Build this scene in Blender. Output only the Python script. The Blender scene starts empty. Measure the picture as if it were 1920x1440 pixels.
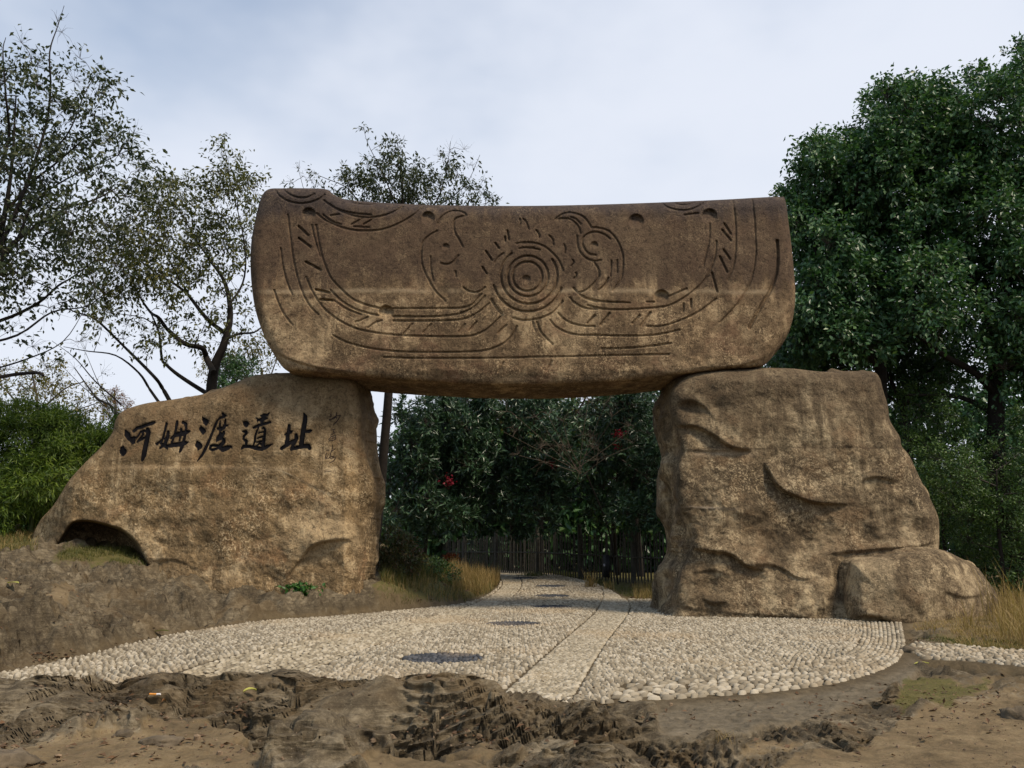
import bpy, math
import numpy as np
R = math.radians
rng = np.random.default_rng(7)
S = bpy.context.scene
COL = S.collection

# ------------------------------------------------------------------ camera, world, sun, exposure
CAMZ, F = 1.6, 1500.0
PITCH = math.atan(313.0 / F)
cam_d = bpy.data.cameras.new("camera"); cam = bpy.data.objects.new("camera", cam_d); COL.objects.link(cam)
cam.location = (0, 0, CAMZ); cam.rotation_euler = (math.pi / 2 + PITCH, 0, 0)
cam_d.sensor_width = 36; cam_d.lens = 36 * F / 1920; cam_d.clip_start = 0.1; cam_d.clip_end = 3000
S.camera = cam
SUN_EL, SUN_AZ = 55, 50            # azimuth: degrees to the right of straight behind the camera
W = bpy.data.worlds.new("World"); S.world = W; W.use_nodes = True
wn, wl = W.node_tree.nodes, W.node_tree.links
wn.clear()
out = wn.new("ShaderNodeOutputWorld"); mixs = wn.new("ShaderNodeMixShader")
sky = wn.new("ShaderNodeTexSky"); sky.sky_type = 'NISHITA'; sky.sun_disc = False
sky.sun_elevation = R(SUN_EL); sky.sun_rotation = R(180 - SUN_AZ)
sky.air_density = 1.6; sky.dust_density = 0.2; sky.ozone_density = 3.0
b1 = wn.new("ShaderNodeBackground"); b1.inputs[1].default_value = 0.13
b2 = wn.new("ShaderNodeBackground"); b2.inputs[0].default_value = (0.74, 0.78, 0.87, 1); b2.inputs[1].default_value = 1.02
tc = wn.new("ShaderNodeTexCoord"); mp = wn.new("ShaderNodeMapping")
mp.inputs['Scale'].default_value = (1.6, 1.6, 3.0); mp.inputs['Location'].default_value = (0.35, 0.2, 0.1)
nz = wn.new("ShaderNodeTexNoise"); nz.inputs['Scale'].default_value = 1.1; nz.inputs['Detail'].default_value = 5; nz.inputs['Roughness'].default_value = 0.5
dp = wn.new("ShaderNodeVectorMath"); dp.operation = 'DOT_PRODUCT'; dp.inputs[1].default_value = (0.66, 0.2, -0.75)
ad = wn.new("ShaderNodeMath"); ad.operation = 'MULTIPLY_ADD'; ad.inputs[1].default_value = 0.55
rp = wn.new("ShaderNodeMapRange"); rp.interpolation_type = 'SMOOTHSTEP'; rp.inputs[1].default_value = 0.08; rp.inputs[2].default_value = 0.47; rp.inputs[3].default_value = 0.25; rp.inputs[4].default_value = 0.95
wl.new(tc.outputs['Generated'], mp.inputs[0]); wl.new(mp.outputs[0], nz.inputs[0])
wl.new(tc.outputs['Generated'], dp.inputs[0]); wl.new(dp.outputs['Value'], ad.inputs[0]); wl.new(nz.outputs[0], ad.inputs[2])
wl.new(ad.outputs[0], rp.inputs[0]); wl.new(rp.outputs[0], mixs.inputs[0])
wl.new(sky.outputs[0], b1.inputs[0]); wl.new(b1.outputs[0], mixs.inputs[1]); wl.new(b2.outputs[0], mixs.inputs[2]); wl.new(mixs.outputs[0], out.inputs[0])
sun_d = bpy.data.lights.new("sun", 'SUN'); sun = bpy.data.objects.new("sun", sun_d); COL.objects.link(sun)
sun_d.energy = 3.4; sun_d.angle = R(13); sun_d.color = (1.0, 0.86, 0.68)
sun.rotation_euler = (R(90 - SUN_EL), 0, R(SUN_AZ)); sun.location = (10, -10, 20)
S.view_settings.view_transform = 'Standard'; S.view_settings.look = 'None'; S.view_settings.gamma = 1
S.view_settings.use_curve_mapping = False
S.view_settings.exposure = 0.12
S.cycles.max_bounces = 5; S.cycles.diffuse_bounces = 3; S.cycles.transparent_max_bounces = 8

# ------------------------------------------------------------------ geometry of the place: from survey pixels to metres
cp, sp_ = math.cos(PITCH), math.sin(PITCH)
def P(u, v, Y):
    u = np.asarray(u, float); v = np.asarray(v, float); Y = np.asarray(Y, float)
    xc = (u - 960) / F; yc = (720 - v) / F
    t = Y / (cp - sp_ * yc)
    return np.stack(np.broadcast_arrays(xc * t, Y + 0 * t, CAMZ + (sp_ + cp * yc) * t), -1)
def proj(X, Y, Z):
    zf = Y * cp + (Z - CAMZ) * sp_
    up = -Y * sp_ + (Z - CAMZ) * cp
    return 960 + F * X / zf, 720 - F * up / zf
def zpath(Y):
    t = np.clip((np.asarray(Y, float) - 25) / 18, 0, 1)
    return 0.42 * t * t * (3 - 2 * t)
def onpath(u, v):
    Y = np.full(np.shape(u), 20.0)
    u = np.asarray(u, float); v = np.asarray(v, float)
    yc = (720 - v) / F
    k = (sp_ + cp * yc) / (cp - sp_ * yc)
    for _ in range(60):
        Yn = (zpath(Y) - CAMZ) / k
        Y = 0.5 * Y + 0.5 * np.clip(Yn, 3, 75)
    p = P(u, v, Y); return p[..., :2]

# ------------------------------------------------------------------ numpy noise
_perm = np.random.default_rng(3).permutation(256); _perm = np.concatenate([_perm, _perm, _perm])
_grad = np.random.default_rng(4).normal(size=(256, 3)); _grad /= np.linalg.norm(_grad, axis=1)[:, None]
def noise3(x, y, z=0.0):
    x, y, z = np.broadcast_arrays(np.asarray(x, float), y, z)
    xi = np.floor(x).astype(int); yi = np.floor(y).astype(int); zi = np.floor(z).astype(int)
    xf, yf, zf = x - xi, y - yi, z - zi
    xi &= 255; yi &= 255; zi &= 255
    f = lambda t: t * t * t * (t * (t * 6 - 15) + 10)
    a, b, c = f(xf), f(yf), f(zf)
    r = 0
    for i in (0, 1):
        for j in (0, 1):
            for k in (0, 1):
                h = _perm[_perm[_perm[xi + i] + yi + j] + zi + k]
                g = _grad[h]
                w = (a if i else 1 - a) * (b if j else 1 - b) * (c if k else 1 - c)
                r = r + w * (g[..., 0] * (xf - i) + g[..., 1] * (yf - j) + g[..., 2] * (zf - k))
    return r * 1.5
def fbm(x, y, z=0.0, o=4, g=0.5):
    r = 0; a = 1.0; s = 1.0
    for i in range(o):
        r = r + a * noise3(x * s + 17.3 * i, y * s + 5.1 * i, np.asarray(z) * s + 9.7 * i); a *= g; s *= 2.03
    return r
_wr = np.random.default_rng(11).random((4096, 6))
def worley(x, y, seed=0):
    """F1, F2 and, for the nearest cell: its random numbers and the offset from its centre"""
    xi = np.floor(x).astype(int); yi = np.floor(y).astype(int)
    f1 = np.full(x.shape, 9.0); f2 = np.full(x.shape, 9.0); best = np.zeros(x.shape, int); bx = np.zeros(x.shape); by = np.zeros(x.shape)
    for i in (-1, 0, 1):
        for j in (-1, 0, 1):
            h = ((xi + i) * 73856093 ^ (yi + j) * 19349663 ^ (seed * 83492791)) & 4095
            dx = x - (xi + i + _wr[h, 0]); dy = y - (yi + j + _wr[h, 1]); d = np.hypot(dx, dy)
            c = d < f1; f2 = np.where(c, f1, np.minimum(f2, d)); best = np.where(c, h, best); bx = np.where(c, dx, bx); by = np.where(c, dy, by); f1 = np.where(c, d, f1)
    return f1, f2, _wr[best], bx, by
def slabs(x, y, seed, off, tilt, mean_t, crack, cw):
    f1, f2, r, bx, by = worley(x, y, seed)
    h = off * (r[..., 2] - 0.5) * 2 + bx * (r[..., 3] - 0.5) * 2 * tilt + by * ((r[..., 4] - 0.5) * 2 * tilt + mean_t)
    return h - crack * np.exp(-(f2 - f1) / cw)
def sstep(a, b, x):
    t = np.clip((x - a) / (b - a), 0, 1); return t * t * (3 - 2 * t)

def catmull(pts, n=6, closed=False):
    p = np.asarray(pts, float)
    if closed: q = np.concatenate([p[-1:], p, p[:2]])
    else: q = np.concatenate([2 * p[:1] - p[1:2], p, 2 * p[-1:] - p[-2:-1]])
    o = []
    for i in range(1, len(q) - 2):
        a, b, c, d = q[i - 1], q[i], q[i + 1], q[i + 2]
        for k in range(n):
            t = k / n
            o.append(0.5 * ((2 * b) + (-a + c) * t + (2 * a - 5 * b + 4 * c - d) * t * t + (-a + 3 * b - 3 * c + d) * t ** 3))
    if not closed: o.append(p[-1])
    return np.array(o)
def inside(poly, x, y):
    poly = np.asarray(poly, float); r = np.zeros(np.shape(x), bool)
    j = len(poly) - 1
    for i in range(len(poly)):
        x1, y1 = poly[i]; x0, y0 = poly[j]
        if y1 != y0:
            r ^= ((y1 > y) != (y0 > y)) & (x < (x0 - x1) * (y - y1) / (y0 - y1) + x1)
        j = i
    return r
def segdist(x, y, a, b):
    dx, dy = b[0] - a[0], b[1] - a[1]; l2 = dx * dx + dy * dy + 1e-12
    t = np.clip(((x - a[0]) * dx + (y - a[1]) * dy) / l2, 0, 1)
    return np.hypot(x - a[0] - t * dx, y - a[1] - t * dy), t
def polysdf(poly, x, y):          # negative inside; for scattered points
    d = np.full(np.shape(x), 1e9)
    for i in range(len(poly)):
        e, _ = segdist(x, y, poly[i - 1], poly[i]); d = np.minimum(d, e)
    return np.where(inside(poly, x, y), -d, d)

class Grid:
    def __init__(s, u0, v0, u1, v1, h):
        s.h = h; s.us = np.arange(u0, u1 + h, h); s.vs = np.arange(v0, v1 + h, h)
        s.U, s.V = np.meshgrid(s.us, s.vs)
    def win(s, a, b, m):
        i0 = np.searchsorted(s.us, min(a[0], b[0]) - m); i1 = np.searchsorted(s.us, max(a[0], b[0]) + m)
        j0 = np.searchsorted(s.vs, min(a[1], b[1]) - m); j1 = np.searchsorted(s.vs, max(a[1], b[1]) + m)
        return slice(j0, j1), slice(i0, i1)
    def sample(s, A, u, v):
        x = np.clip((u - s.us[0]) / s.h, 0, len(s.us) - 1.001); y = np.clip((v - s.vs[0]) / s.h, 0, len(s.vs) - 1.001)
        i = x.astype(int); j = y.astype(int); a = x - i; b = y - j
        return A[j, i] * (1 - a) * (1 - b) + A[j, i + 1] * a * (1 - b) + A[j + 1, i] * (1 - a) * b + A[j + 1, i + 1] * a * b
    def sdf_poly(s, poly, m):
        d = np.full(s.U.shape, float(m))
        for i in range(len(poly)):
            w = s.win(poly[i - 1], poly[i], m)
            e, _ = segdist(s.U[w], s.V[w], poly[i - 1], poly[i]); d[w] = np.minimum(d[w], e)
        return np.where(inside(poly, s.U, s.V), -d, d)
    def sdf_strokes(s, strokes, m):
        d = np.full(s.U.shape, float(m))
        for st in strokes:
            st = np.asarray(st, float)
            for i in range(len(st) - 1):
                a, b = st[i], st[i + 1]
                w = s.win(a, b, m + max(a[2], b[2]))
                e, t = segdist(s.U[w], s.V[w], a, b)
                d[w] = np.minimum(d[w], e - (a[2] + (b[2] - a[2]) * t))
        return d

# ------------------------------------------------------------------ mesh helpers
def mk(name, V, Fc, mat, parent=None, smooth=True, attrs=None, loc=None):
    V = np.asarray(V, np.float32).reshape(-1, 3)
    if loc is not None: V = V - np.asarray(loc, np.float32)
    me = bpy.data.meshes.new(name)
    me.vertices.add(len(V)); me.vertices.foreach_set("co", V.ravel())
    Fl = Fc if isinstance(Fc, list) else [Fc]
    Fl = [np.asarray(f, np.int32) for f in Fl if len(f)]
    idx = np.concatenate([f.ravel() for f in Fl])
    tot = np.concatenate([np.full(len(f), f.shape[1], np.int32) for f in Fl])
    me.loops.add(len(idx)); me.loops.foreach_set("vertex_index", idx)
    me.polygons.add(len(tot)); me.polygons.foreach_set("loop_start", np.concatenate([[0], np.cumsum(tot)[:-1]]).astype(np.int32))
    me.polygons.foreach_set("loop_total", tot)
    me.polygons.foreach_set("use_smooth", np.full(len(tot), smooth))
    if attrs is not None:
        a = me.color_attributes.new("mask", 'FLOAT_COLOR', 'POINT')
        a.data.foreach_set("color", np.asarray(attrs, np.float32).ravel())
    me.update(calc_edges=True); me.validate()
    if mat is not None: me.materials.append(mat)
    o = bpy.data.objects.new(name, me); COL.objects.link(o)
    if loc is not None: o.location = loc
    if parent is not None:
        o.parent = parent
        if loc is None: o.matrix_parent_inverse = parent_inv(parent)
    return o
from mathutils import Matrix
def parent_inv(p): return Matrix.Translation(p.location).inverted()
def tag(o, label=None, cat=None, group=None, kind=None):
    if label: o["label"] = label
    if cat: o["category"] = cat
    if group: o["group"] = group
    if kind: o["kind"] = kind
    elif cat: o["kind"] = "thing"
    return o
def empty(name, loc, label, cat, group=None):
    o = bpy.data.objects.new(name, None); COL.objects.link(o); o.location = loc; o.empty_display_size = 0.3
    return tag(o, label, cat, group)
class Buf:
    def __init__(s): s.v = []; s.f = {}; s.n = 0
    def add(s, V, Fc):
        V = np.asarray(V, float).reshape(-1, 3); Fc = np.asarray(Fc)
        s.v.append(V); s.f.setdefault(Fc.shape[1], []).append(Fc + s.n); s.n += len(V)
    def build(s, name, mat, parent=None, **k):
        if not s.n: return None
        return mk(name, np.concatenate(s.v), [np.concatenate(f) for f in s.f.values()], mat, parent, **k)
def tube(buf, pts, rad, sides=6, cap=True):
    p = np.asarray(pts, float); n = len(p); rad = np.broadcast_to(rad, (n,))
    t = np.gradient(p, axis=0); t /= np.linalg.norm(t, axis=1)[:, None] + 1e-9
    ref = np.array([0.3, 0.9, 0.2]) if abs(t[:, 2]).mean() > 0.5 else np.array([0, 0, 1.0])
    a = np.cross(t, ref); a /= np.linalg.norm(a, axis=1)[:, None] + 1e-9
    b = np.cross(t, a)
    th = np.arange(sides) * 2 * math.pi / sides
    V = p[:, None] + rad[:, None, None] * (np.cos(th)[None, :, None] * a[:, None] + np.sin(th)[None, :, None] * b[:, None])
    i = np.arange(n - 1)[:, None] * sides; k = np.arange(sides)[None]; k2 = (k + 1) % sides
    Q = np.stack([i + k, i + k2, i + sides + k2, i + sides + k], -1).reshape(-1, 4)
    buf.add(V, Q)
    if cap and sides > 2:
        V2 = np.concatenate([V[0], V[-1]])
        buf.add(V2, np.array([list(range(sides))[::-1], list(range(sides, 2 * sides))]))

def cells_from(g, s, UV):
    """faces of a grid kept where s<0, outside corners pulled to the outline; returns index arrays"""
    ins = s < 0
    c = ins[:-1, :-1] | ins[1:, :-1] | ins[:-1, 1:] | ins[1:, 1:]
    nr, nc = s.shape; idx = np.arange(nr * nc).reshape(nr, nc)
    Q = np.stack([idx[:-1, :-1], idx[1:, :-1], idx[1:, 1:], idx[:-1, 1:]], -1)[c]   # ccw seen from the camera
    gy, gx = np.gradient(s, g.h); gl = np.hypot(gx, gy) + 1e-6
    ss = np.clip(s, None, 1.6 * g.h)
    U = np.where(ins, g.U, g.U - ss * gx / gl); V = np.where(ins, g.V, g.V - ss * gy / gl)
    used = np.unique(Q); m = np.full(nr * nc, -1); m[used] = np.arange(len(used))
    return U.ravel()[used], V.ravel()[used], m[Q], used
def loop_of(Q):
    E = np.concatenate([Q[:, [0, 1]], Q[:, [1, 2]], Q[:, [2, 3]], Q[:, [3, 0]]])
    k = np.minimum(E[:, 0], E[:, 1]) * 10000000 + np.maximum(E[:, 0], E[:, 1])
    _, first, cnt = np.unique(k, return_index=True, return_counts=True)
    B = E[first[cnt == 1]]; nxt = {}
    for a, b in B: nxt.setdefault(int(a), []).append(int(b))
    best = []
    while nxt:
        a = next(iter(nxt)); ch = [a]; cur = a
        while cur in nxt:
            l = nxt[cur]; b = l.pop()
            if not l: del nxt[cur]
            cur = b
            if cur == a: break
            ch.append(cur)
        if len(ch) > len(best): best = ch
    return np.array(best)
def stone(name, outline, Yf, thick, h, Rpx, relief, mat, parent=None, loc=None, wall_amp=0.12, bulge=0.0, seed=0.0, smooth_n=6, keep=None):
    """a stone block: carved front, rounded edges, side walls and back, all real"""
    o = catmull(outline, smooth_n, True) if smooth_n else np.asarray(outline, float)
    g = Grid(o[:, 0].min() - 4 * h, o[:, 1].min() - 4 * h, o[:, 0].max() + 4 * h, o[:, 1].max() + 4 * h, h)
    Rm = Rpx(g.U, g.V) if callable(Rpx) else np.full(g.U.shape, float(Rpx))
    s = g.sdf_poly(o, float(Rm.max()) + 2)
    q = np.clip(1 - np.maximum(-s, 0) / Rm, 0, 1)
    D = Rm * 0.014 * (1 - np.sqrt(np.clip(1 - q * q, 0, 1)))
    D = D + relief(g, s)
    u, v, Q, used = cells_from(g, s, None)
    Yd = D.ravel()[used]
    V = P(u, v, Yf + Yd)
    L = loop_of(Q); nl = len(L)
    lp = V[L]; t = np.roll(lp, -3, 0) - np.roll(lp, 3, 0); nrm = np.stack([t[:, 2], 0 * t[:, 0], -t[:, 0]], -1)
    nrm /= np.linalg.norm(nrm, axis=1)[:, None] + 1e-9
    cxy = V.mean(0)
    if ((lp - cxy) * nrm).sum() < 0: nrm = -nrm
    K = max(6, int(thick / 0.10)); rings = []
    for k in range(1, K + 1):
        tt = k / K
        a = wall_amp * math.sin(math.pi * min(tt * 1.0, 1) ** 0.8)
        off = a * fbm(lp[:, 0] * 0.9 + seed, lp[:, 2] * 0.9, tt * thick * 0.9, 4) + bulge * math.sin(math.pi * tt)
        if k == K: off = off * 0
        r = lp + nrm * off[:, None]; r[:, 1] = lp[:, 1] * (1 - tt) + (Yf + thick) * tt
        rings.append(r)
    base = len(V); RV = np.concatenate(rings)
    i = np.arange(nl); j = (i + 1) % nl; Qs = []
    prev = L
    for k in range(K):
        cur = base + k * nl + i
        Qs.append(np.stack([prev, cur, np.roll(cur, -1), np.roll(prev, -1)], -1)); prev = cur
    AllV = np.concatenate([V, RV])
    ng = (base + (K - 1) * nl + i)[None, ::-1]
    ob = mk(name, AllV, [Q, np.concatenate(Qs), ng], mat, parent, loc=loc)
    return ob, g, D, s
def sheet_from_sdf(name, g2, s2, gP, DP, Yf, lift, mat, parent, loc=None):
    u, v, Q, used = cells_from(g2, s2, None)
    p = P(u, v, Yf + gP.sample(DP, u, v) - lift)
    return mk(name, p, Q, mat, parent)

# ------------------------------------------------------------------ materials
def nodes(name):
    m = bpy.data.materials.new(name); m.use_nodes = True; nt = m.node_tree
    return m, nt.nodes, nt.links, nt.nodes["Principled BSDF"]
def ramp(n, l, src, stops, interp='LINEAR'):
    r = n.new("ShaderNodeValToRGB"); r.color_ramp.interpolation = interp
    e = r.color_ramp.elements
    while len(e) < len(stops): e.new(0.5)
    for k, (p, c) in enumerate(stops):
        e[k].position = p; e[k].color = (*c, 1) if len(c) == 3 else c
    l.new(src, r.inputs[0]); return r.outputs[0]
def noise_n(n, l, vec, sc, det=4, rough=0.55, dist=0.0, scale3=None):
    if scale3:
        m = n.new("ShaderNodeMapping"); m.inputs['Scale'].default_value = scale3; l.new(vec, m.inputs[0]); vec = m.outputs[0]
    t = n.new("ShaderNodeTexNoise"); t.inputs['Scale'].default_value = sc; t.inputs['Detail'].default_value = det
    t.inputs['Roughness'].default_value = rough; t.inputs['Distortion'].default_value = dist
    l.new(vec, t.inputs['Vector']); return t.outputs[0]
def mixc(n, l, f, a, b, mode='MIX'):
    m = n.new("ShaderNodeMix"); m.data_type = 'RGBA'; m.blend_type = mode
    for sock, val in ((0, f), (6, a), (7, b)):
        if isinstance(val, (int, float)): m.inputs[sock].default_value = val
        elif isinstance(val, tuple): m.inputs[sock].default_value = (*val, 1)
        else: l.new(val, m.inputs[sock])
    return m.outputs[2]
def mth(n, l, op, a, b=0.0, c=None, clamp=False):
    m = n.new("ShaderNodeMath"); m.operation = op; m.use_clamp = clamp
    for i, val in enumerate((a, b) if c is None else (a, b, c)):
        if isinstance(val, (int, float)): m.inputs[i].default_value = val
        else: l.new(val, m.inputs[i])
    return m.outputs[0]
def rng_n(n, l, v, a, b, c=0.0, d=1.0, smooth=True):
    m = n.new("ShaderNodeMapRange"); m.interpolation_type = 'SMOOTHSTEP' if smooth else 'LINEAR'
    for i, x in enumerate((a, b, c, d)): m.inputs[i + 1].default_value = x
    l.new(v, m.inputs[0]); return m.outputs[0]
def pos(n, l):
    g = n.new("ShaderNodeNewGeometry"); s = n.new("ShaderNodeSeparateXYZ"); l.new(g.outputs['Position'], s.inputs[0])
    return g.outputs['Position'], s.outputs
def bump(n, l, h, strength, dist, prev=None):
    b = n.new("ShaderNodeBump"); b.inputs['Strength'].default_value = strength; b.inputs['Distance'].default_value = dist
    l.new(h, b.inputs['Height'])
    if prev is not None: l.new(prev, b.inputs['Normal'])
    return b.outputs[0]

def stone_mat(name, dark, mid, light, seams=(), stain=None, top=None, rough=1.0, speck=0.6, warm=(0.30, 0.17, 0.09), spk_scale=24, veins=()):
    m, n, l, bs = nodes(name)
    p, xyz = pos(n, l)
    big = noise_n(n, l, p, 0.55, 5, 0.6)
    medn = noise_n(n, l, p, 2.6, 6, 0.65, 0.4)
    fine = noise_n(n, l, p, spk_scale, 4, 0.7, 1.6)
    fine2 = noise_n(n, l, p, 9.0, 5, 0.7, 0.8)
    strk = noise_n(n, l, p, 1.0, 6, 0.65, 0.25, (3.0, 1.5, 0.20))
    a = mth(n, l, 'MULTIPLY_ADD', medn, 0.5, mth(n, l, 'MULTIPLY', big, 0.5))
    col = ramp(n, l, a, [(0.38, dark), (0.50, mid), (0.63, light)])
    col = mixc(n, l, rng_n(n, l, strk, 0.47, 0.60, 0.0, 0.85), col, mixc(n, l, 0.3, dark, mid))
    blot = noise_n(n, l, p, 0.45, 6, 0.62, 0.8)
    col = mixc(n, l, rng_n(n, l, blot, 0.50, 0.62, 0, 0.5), col, mixc(n, l, 0.35, dark, mid))
    col = mixc(n, l, rng_n(n, l, blot, 0.44, 0.36, 0, 0.35), col, light)
    wn_ = noise_n(n, l, p, 0.9, 4, 0.6, 0.5, (1, 1, 1.3))
    col = mixc(n, l, rng_n(n, l, wn_, 0.50, 0.68, 0, 0.55), col, warm)
    if stain:
        z0, z1, scol, amt = stain
        zz = mth(n, l, 'ADD', xyz[2], mth(n, l, 'MULTIPLY', mth(n, l, 'SUBTRACT', strk, 0.5), 2.2))
        f = rng_n(n, l, zz, z0, z1, 0, amt)
        col = mixc(n, l, f, col, scol)
    if top:
        zz = mth(n, l, 'ADD', xyz[2], mth(n, l, 'MULTIPLY', mth(n, l, 'SUBTRACT', strk, 0.5), 1.0))
        col = mixc(n, l, rng_n(n, l, zz, top[0], top[1], 0, 0.75), col, top[2])
    # light flecks of the rough render coat
    sp1 = rng_n(n, l, fine, 0.50, 0.585, 0, 1)
    patch = mth(n, l, 'MULTIPLY', rng_n(n, l, medn, 0.38, 0.62, 0.25, 1.0), rng_n(n, l, noise_n(n, l, p, 0.8, 5, 0.6, 0.6), 0.40, 0.58, 0.25, 1.1))
    if stain:
        patch = mth(n, l, 'MULTIPLY', patch, rng_n(n, l, xyz[2], stain[0] - 0.8, stain[0] + 0.5, 1.0, 0.22))
    spk = mth(n, l, 'MULTIPLY', mth(n, l, 'MULTIPLY', sp1, patch), speck)
    col = mixc(n, l, spk, col, light)
    dk = mth(n, l, 'MULTIPLY', rng_n(n, l, fine2, 0.34, 0.50, 0.55, 1.0), rng_n(n, l, fine, 0.36, 0.47, 0.6, 1.0))
    col = mixc(n, l, 1.0, col, dk, 'MULTIPLY')
    wig = mth(n, l, 'MULTIPLY', mth(n, l, 'SUBTRACT', noise_n(n, l, p, 1.1, 4, 0.6), 0.5), 0.22)
    for (z, slope, x0, x1, w, c, amt) in seams:
        d = mth(n, l, 'ADD', mth(n, l, 'ADD', mth(n, l, 'SUBTRACT', xyz[2], z), mth(n, l, 'MULTIPLY', xyz[0], -slope)), wig)
        f = rng_n(n, l, mth(n, l, 'ABSOLUTE', d), 0.0, w, amt, 0)
        f = mth(n, l, 'MULTIPLY', f, rng_n(n, l, noise_n(n, l, p, 1.7, 4, 0.6), 0.36, 0.55, 0.15, 1))
        f = mth(n, l, 'MULTIPLY', f, rng_n(n, l, xyz[0], x0, x0 + 0.6)); f = mth(n, l, 'MULTIPLY', f, rng_n(n, l, xyz[0], x1 - 0.6, x1, 1, 0))
        col = mixc(n, l, f, col, c)
    col = mixc(n, l, 1.0, col, (0.98, 0.962, 0.985), 'MULTIPLY')
    l.new(col, bs.inputs['Base Color']); bs.inputs['Roughness'].default_value = 0.92
    bs.inputs['Specular IOR Level'].default_value = 0.25
    nb = bump(n, l, fine, 0.7 * rough, 0.05); nb = bump(n, l, fine2, 0.7 * rough, 0.08, nb)
    l.new(nb, bs.inputs['Normal'])
    return m

def leaf_mat(name, cols, rough=0.45, trans=0.25, spec=0.4):
    m, n, l, bs = nodes(name)
    g = n.new("ShaderNodeNewGeometry")
    p, _ = pos(n, l)
    big = noise_n(n, l, p, 0.5, 3, 0.6)
    f = mth(n, l, 'MULTIPLY_ADD', g.outputs['Random Per Island'], 0.62, mth(n, l, 'MULTIPLY', big, 0.5))
    k = len(cols)
    c = ramp(n, l, f, [(0.12 + 0.78 * i / (k - 1), cols[i]) for i in range(k)])
    l.new(c, bs.inputs['Base Color']); bs.inputs['Roughness'].default_value = rough; bs.inputs['Specular IOR Level'].default_value = spec
    tr = n.new("ShaderNodeBsdfTranslucent"); l.new(mixc(n, l, 1.0, c, (1.0, 1.15, 0.5), 'MULTIPLY'), tr.inputs[0])
    mx = n.new("ShaderNodeMixShader"); mx.inputs[0].default_value = trans
    l.new(bs.outputs[0], mx.inputs[1]); l.new(tr.outputs[0], mx.inputs[2]); l.new(mx.outputs[0], n["Material Output"].inputs[0])
    return m
def plain(name, col, rough=0.8, var=0.25, sc=6.0, bmp=0.3, bd=0.01, island=0.0, spec=0.3):
    m, n, l, bs = nodes(name)
    p, _ = pos(n, l)
    t = noise_n(n, l, p, sc, 5, 0.6, 0.3)
    lo = tuple(c * (1 - var) for c in col); hi = tuple(min(1, c * (1 + var)) for c in col)
    c = ramp(n, l, t, [(0.3, lo), (0.7, hi)])
    if island:
        g = n.new("ShaderNodeNewGeometry")
        c = mixc(n, l, 1.0, c, ramp(n, l, g.outputs['Random Per Island'], [(0, (1 - island,) * 3), (1, (1 + island * .5, 1 + island * .45, 1 + island * .35))]), 'MULTIPLY')
    l.new(c, bs.inputs['Base Color']); bs.inputs['Roughness'].default_value = rough; bs.inputs['Specular IOR Level'].default_value = spec
    l.new(bump(n, l, t, bmp, bd), bs.inputs['Normal'])
    return m

# ================================================================== GROUND
GC = [ # u, v, Y  : where the land stands
 (0,1265,10.3),(150,1232,12.1),(300,1195,14.9),(480,1166,18.0),(600,1158,19.2),(700,1150,20.4),(840,1137,23),(905,1120,27),(940,1090,38),
 (0,1031,19.5),(100,1033,20.5),(-200,1020,19),(200,1040,21.0),(330,1073,21.4),(430,1090,21.6),(540,1102,21.6),(660,1104,21.6),(150,1010,23),(0,1000,24),
 (720,1085,22.6),(100,1100,15.5),(0,1100,14),(-250,1080,13),(200,1150,14.6),(0,1180,11.6),(-250,1200,10),(400,1130,18.0),(300,1110,18.5),(600,1128,20.2),(780,1112,24),(830,1120,24.5),
 (730,1030,27),(780,1055,28.5),(840,1076,31),(700,1010,30),(600,1000,30),
 (0,1267,8.3),(-300,1262,8.0),(150,1261,8.5),(300,1261,8.6),(450,1255,8.6),(600,1254,8.8),(700,1254,8.8),(800,1258,8.7),(870,1264,8.6),(960,1279,8.5),(1040,1291,8.4),(1100,1299,8.4),
 (0,1350,6.3),(200,1335,6.5),(350,1310,7.0),(500,1350,6.3),(500,1438,5.0),(0,1438,4.8),(-300,1400,5.2),(700,1310,7.1),(700,1438,5.0),(900,1330,6.9),(900,1438,5.1),(1100,1350,6.9),(1200,1420,5.6),
 (0,1700,2.6),(960,1700,2.7),(1900,1700,2.6),]
GX = [ # X, Y, z
 (-7,9.3,0.02),(-4,9.5,0),(-2,9.6,0),(0,9.6,0),(1.2,9.3,0),(1.9,8.6,0.0),(3,8.0,0.0),(2.2,7.2,0.03),(4,9,0),(6,9,0),(8,9,0),(5,7,0.02),(3.2,6,0.08),(5,5,0.03),(7,6.5,0),(9,12,0),(12,16,0.05),(8,17,0),(12,22,0.2),
 (10,19,0.05),(15,25,0.3),(20,20,0.2),(3.5,25,0.0),(4.5,27,0.02),(6,30,0.1),(8,34,0.2),(5,22,0.0),(7,21,0.0),(-2,30,0.35),(0,40,0.38),(3,38,0.3),(2,45,0.4),(-4,45,0.5),(6,45,0.3),
 (-8,50,0.4),(0,60,0.3),(12,50,0.3),(-25,30,1.2),(-20,22,1.7),(-16,50,0.8),(25,45,0.3),(-30,80,0.4),(0,110,0.2),(30,90,0.2),(60,60,0.2),(-60,60,0.6),(-20,12,1.2),(20,9,0),
 (-12,10,1.0),(-12,5,0.4),(12,5,0),(0,15,0),(2,18,0),(-2,16,0),(0,24,0),(0,30,0.1)]
pts = [P(u, v, Y) for (u, v, Y) in GC] + [np.array(g, float) for g in GX]
CP = np.array(pts, float)
def gk(X, Y):
    Y = np.maximum(Y, 2.0); return np.stack([np.arctan2(X, Y) * 5, np.log(Y) * 5], -1)
def tps_k(d2): return 0.5 * d2 * np.log(d2 + 1e-9)
_c = gk(CP[:, 0], CP[:, 1]); _n = len(_c)
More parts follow.
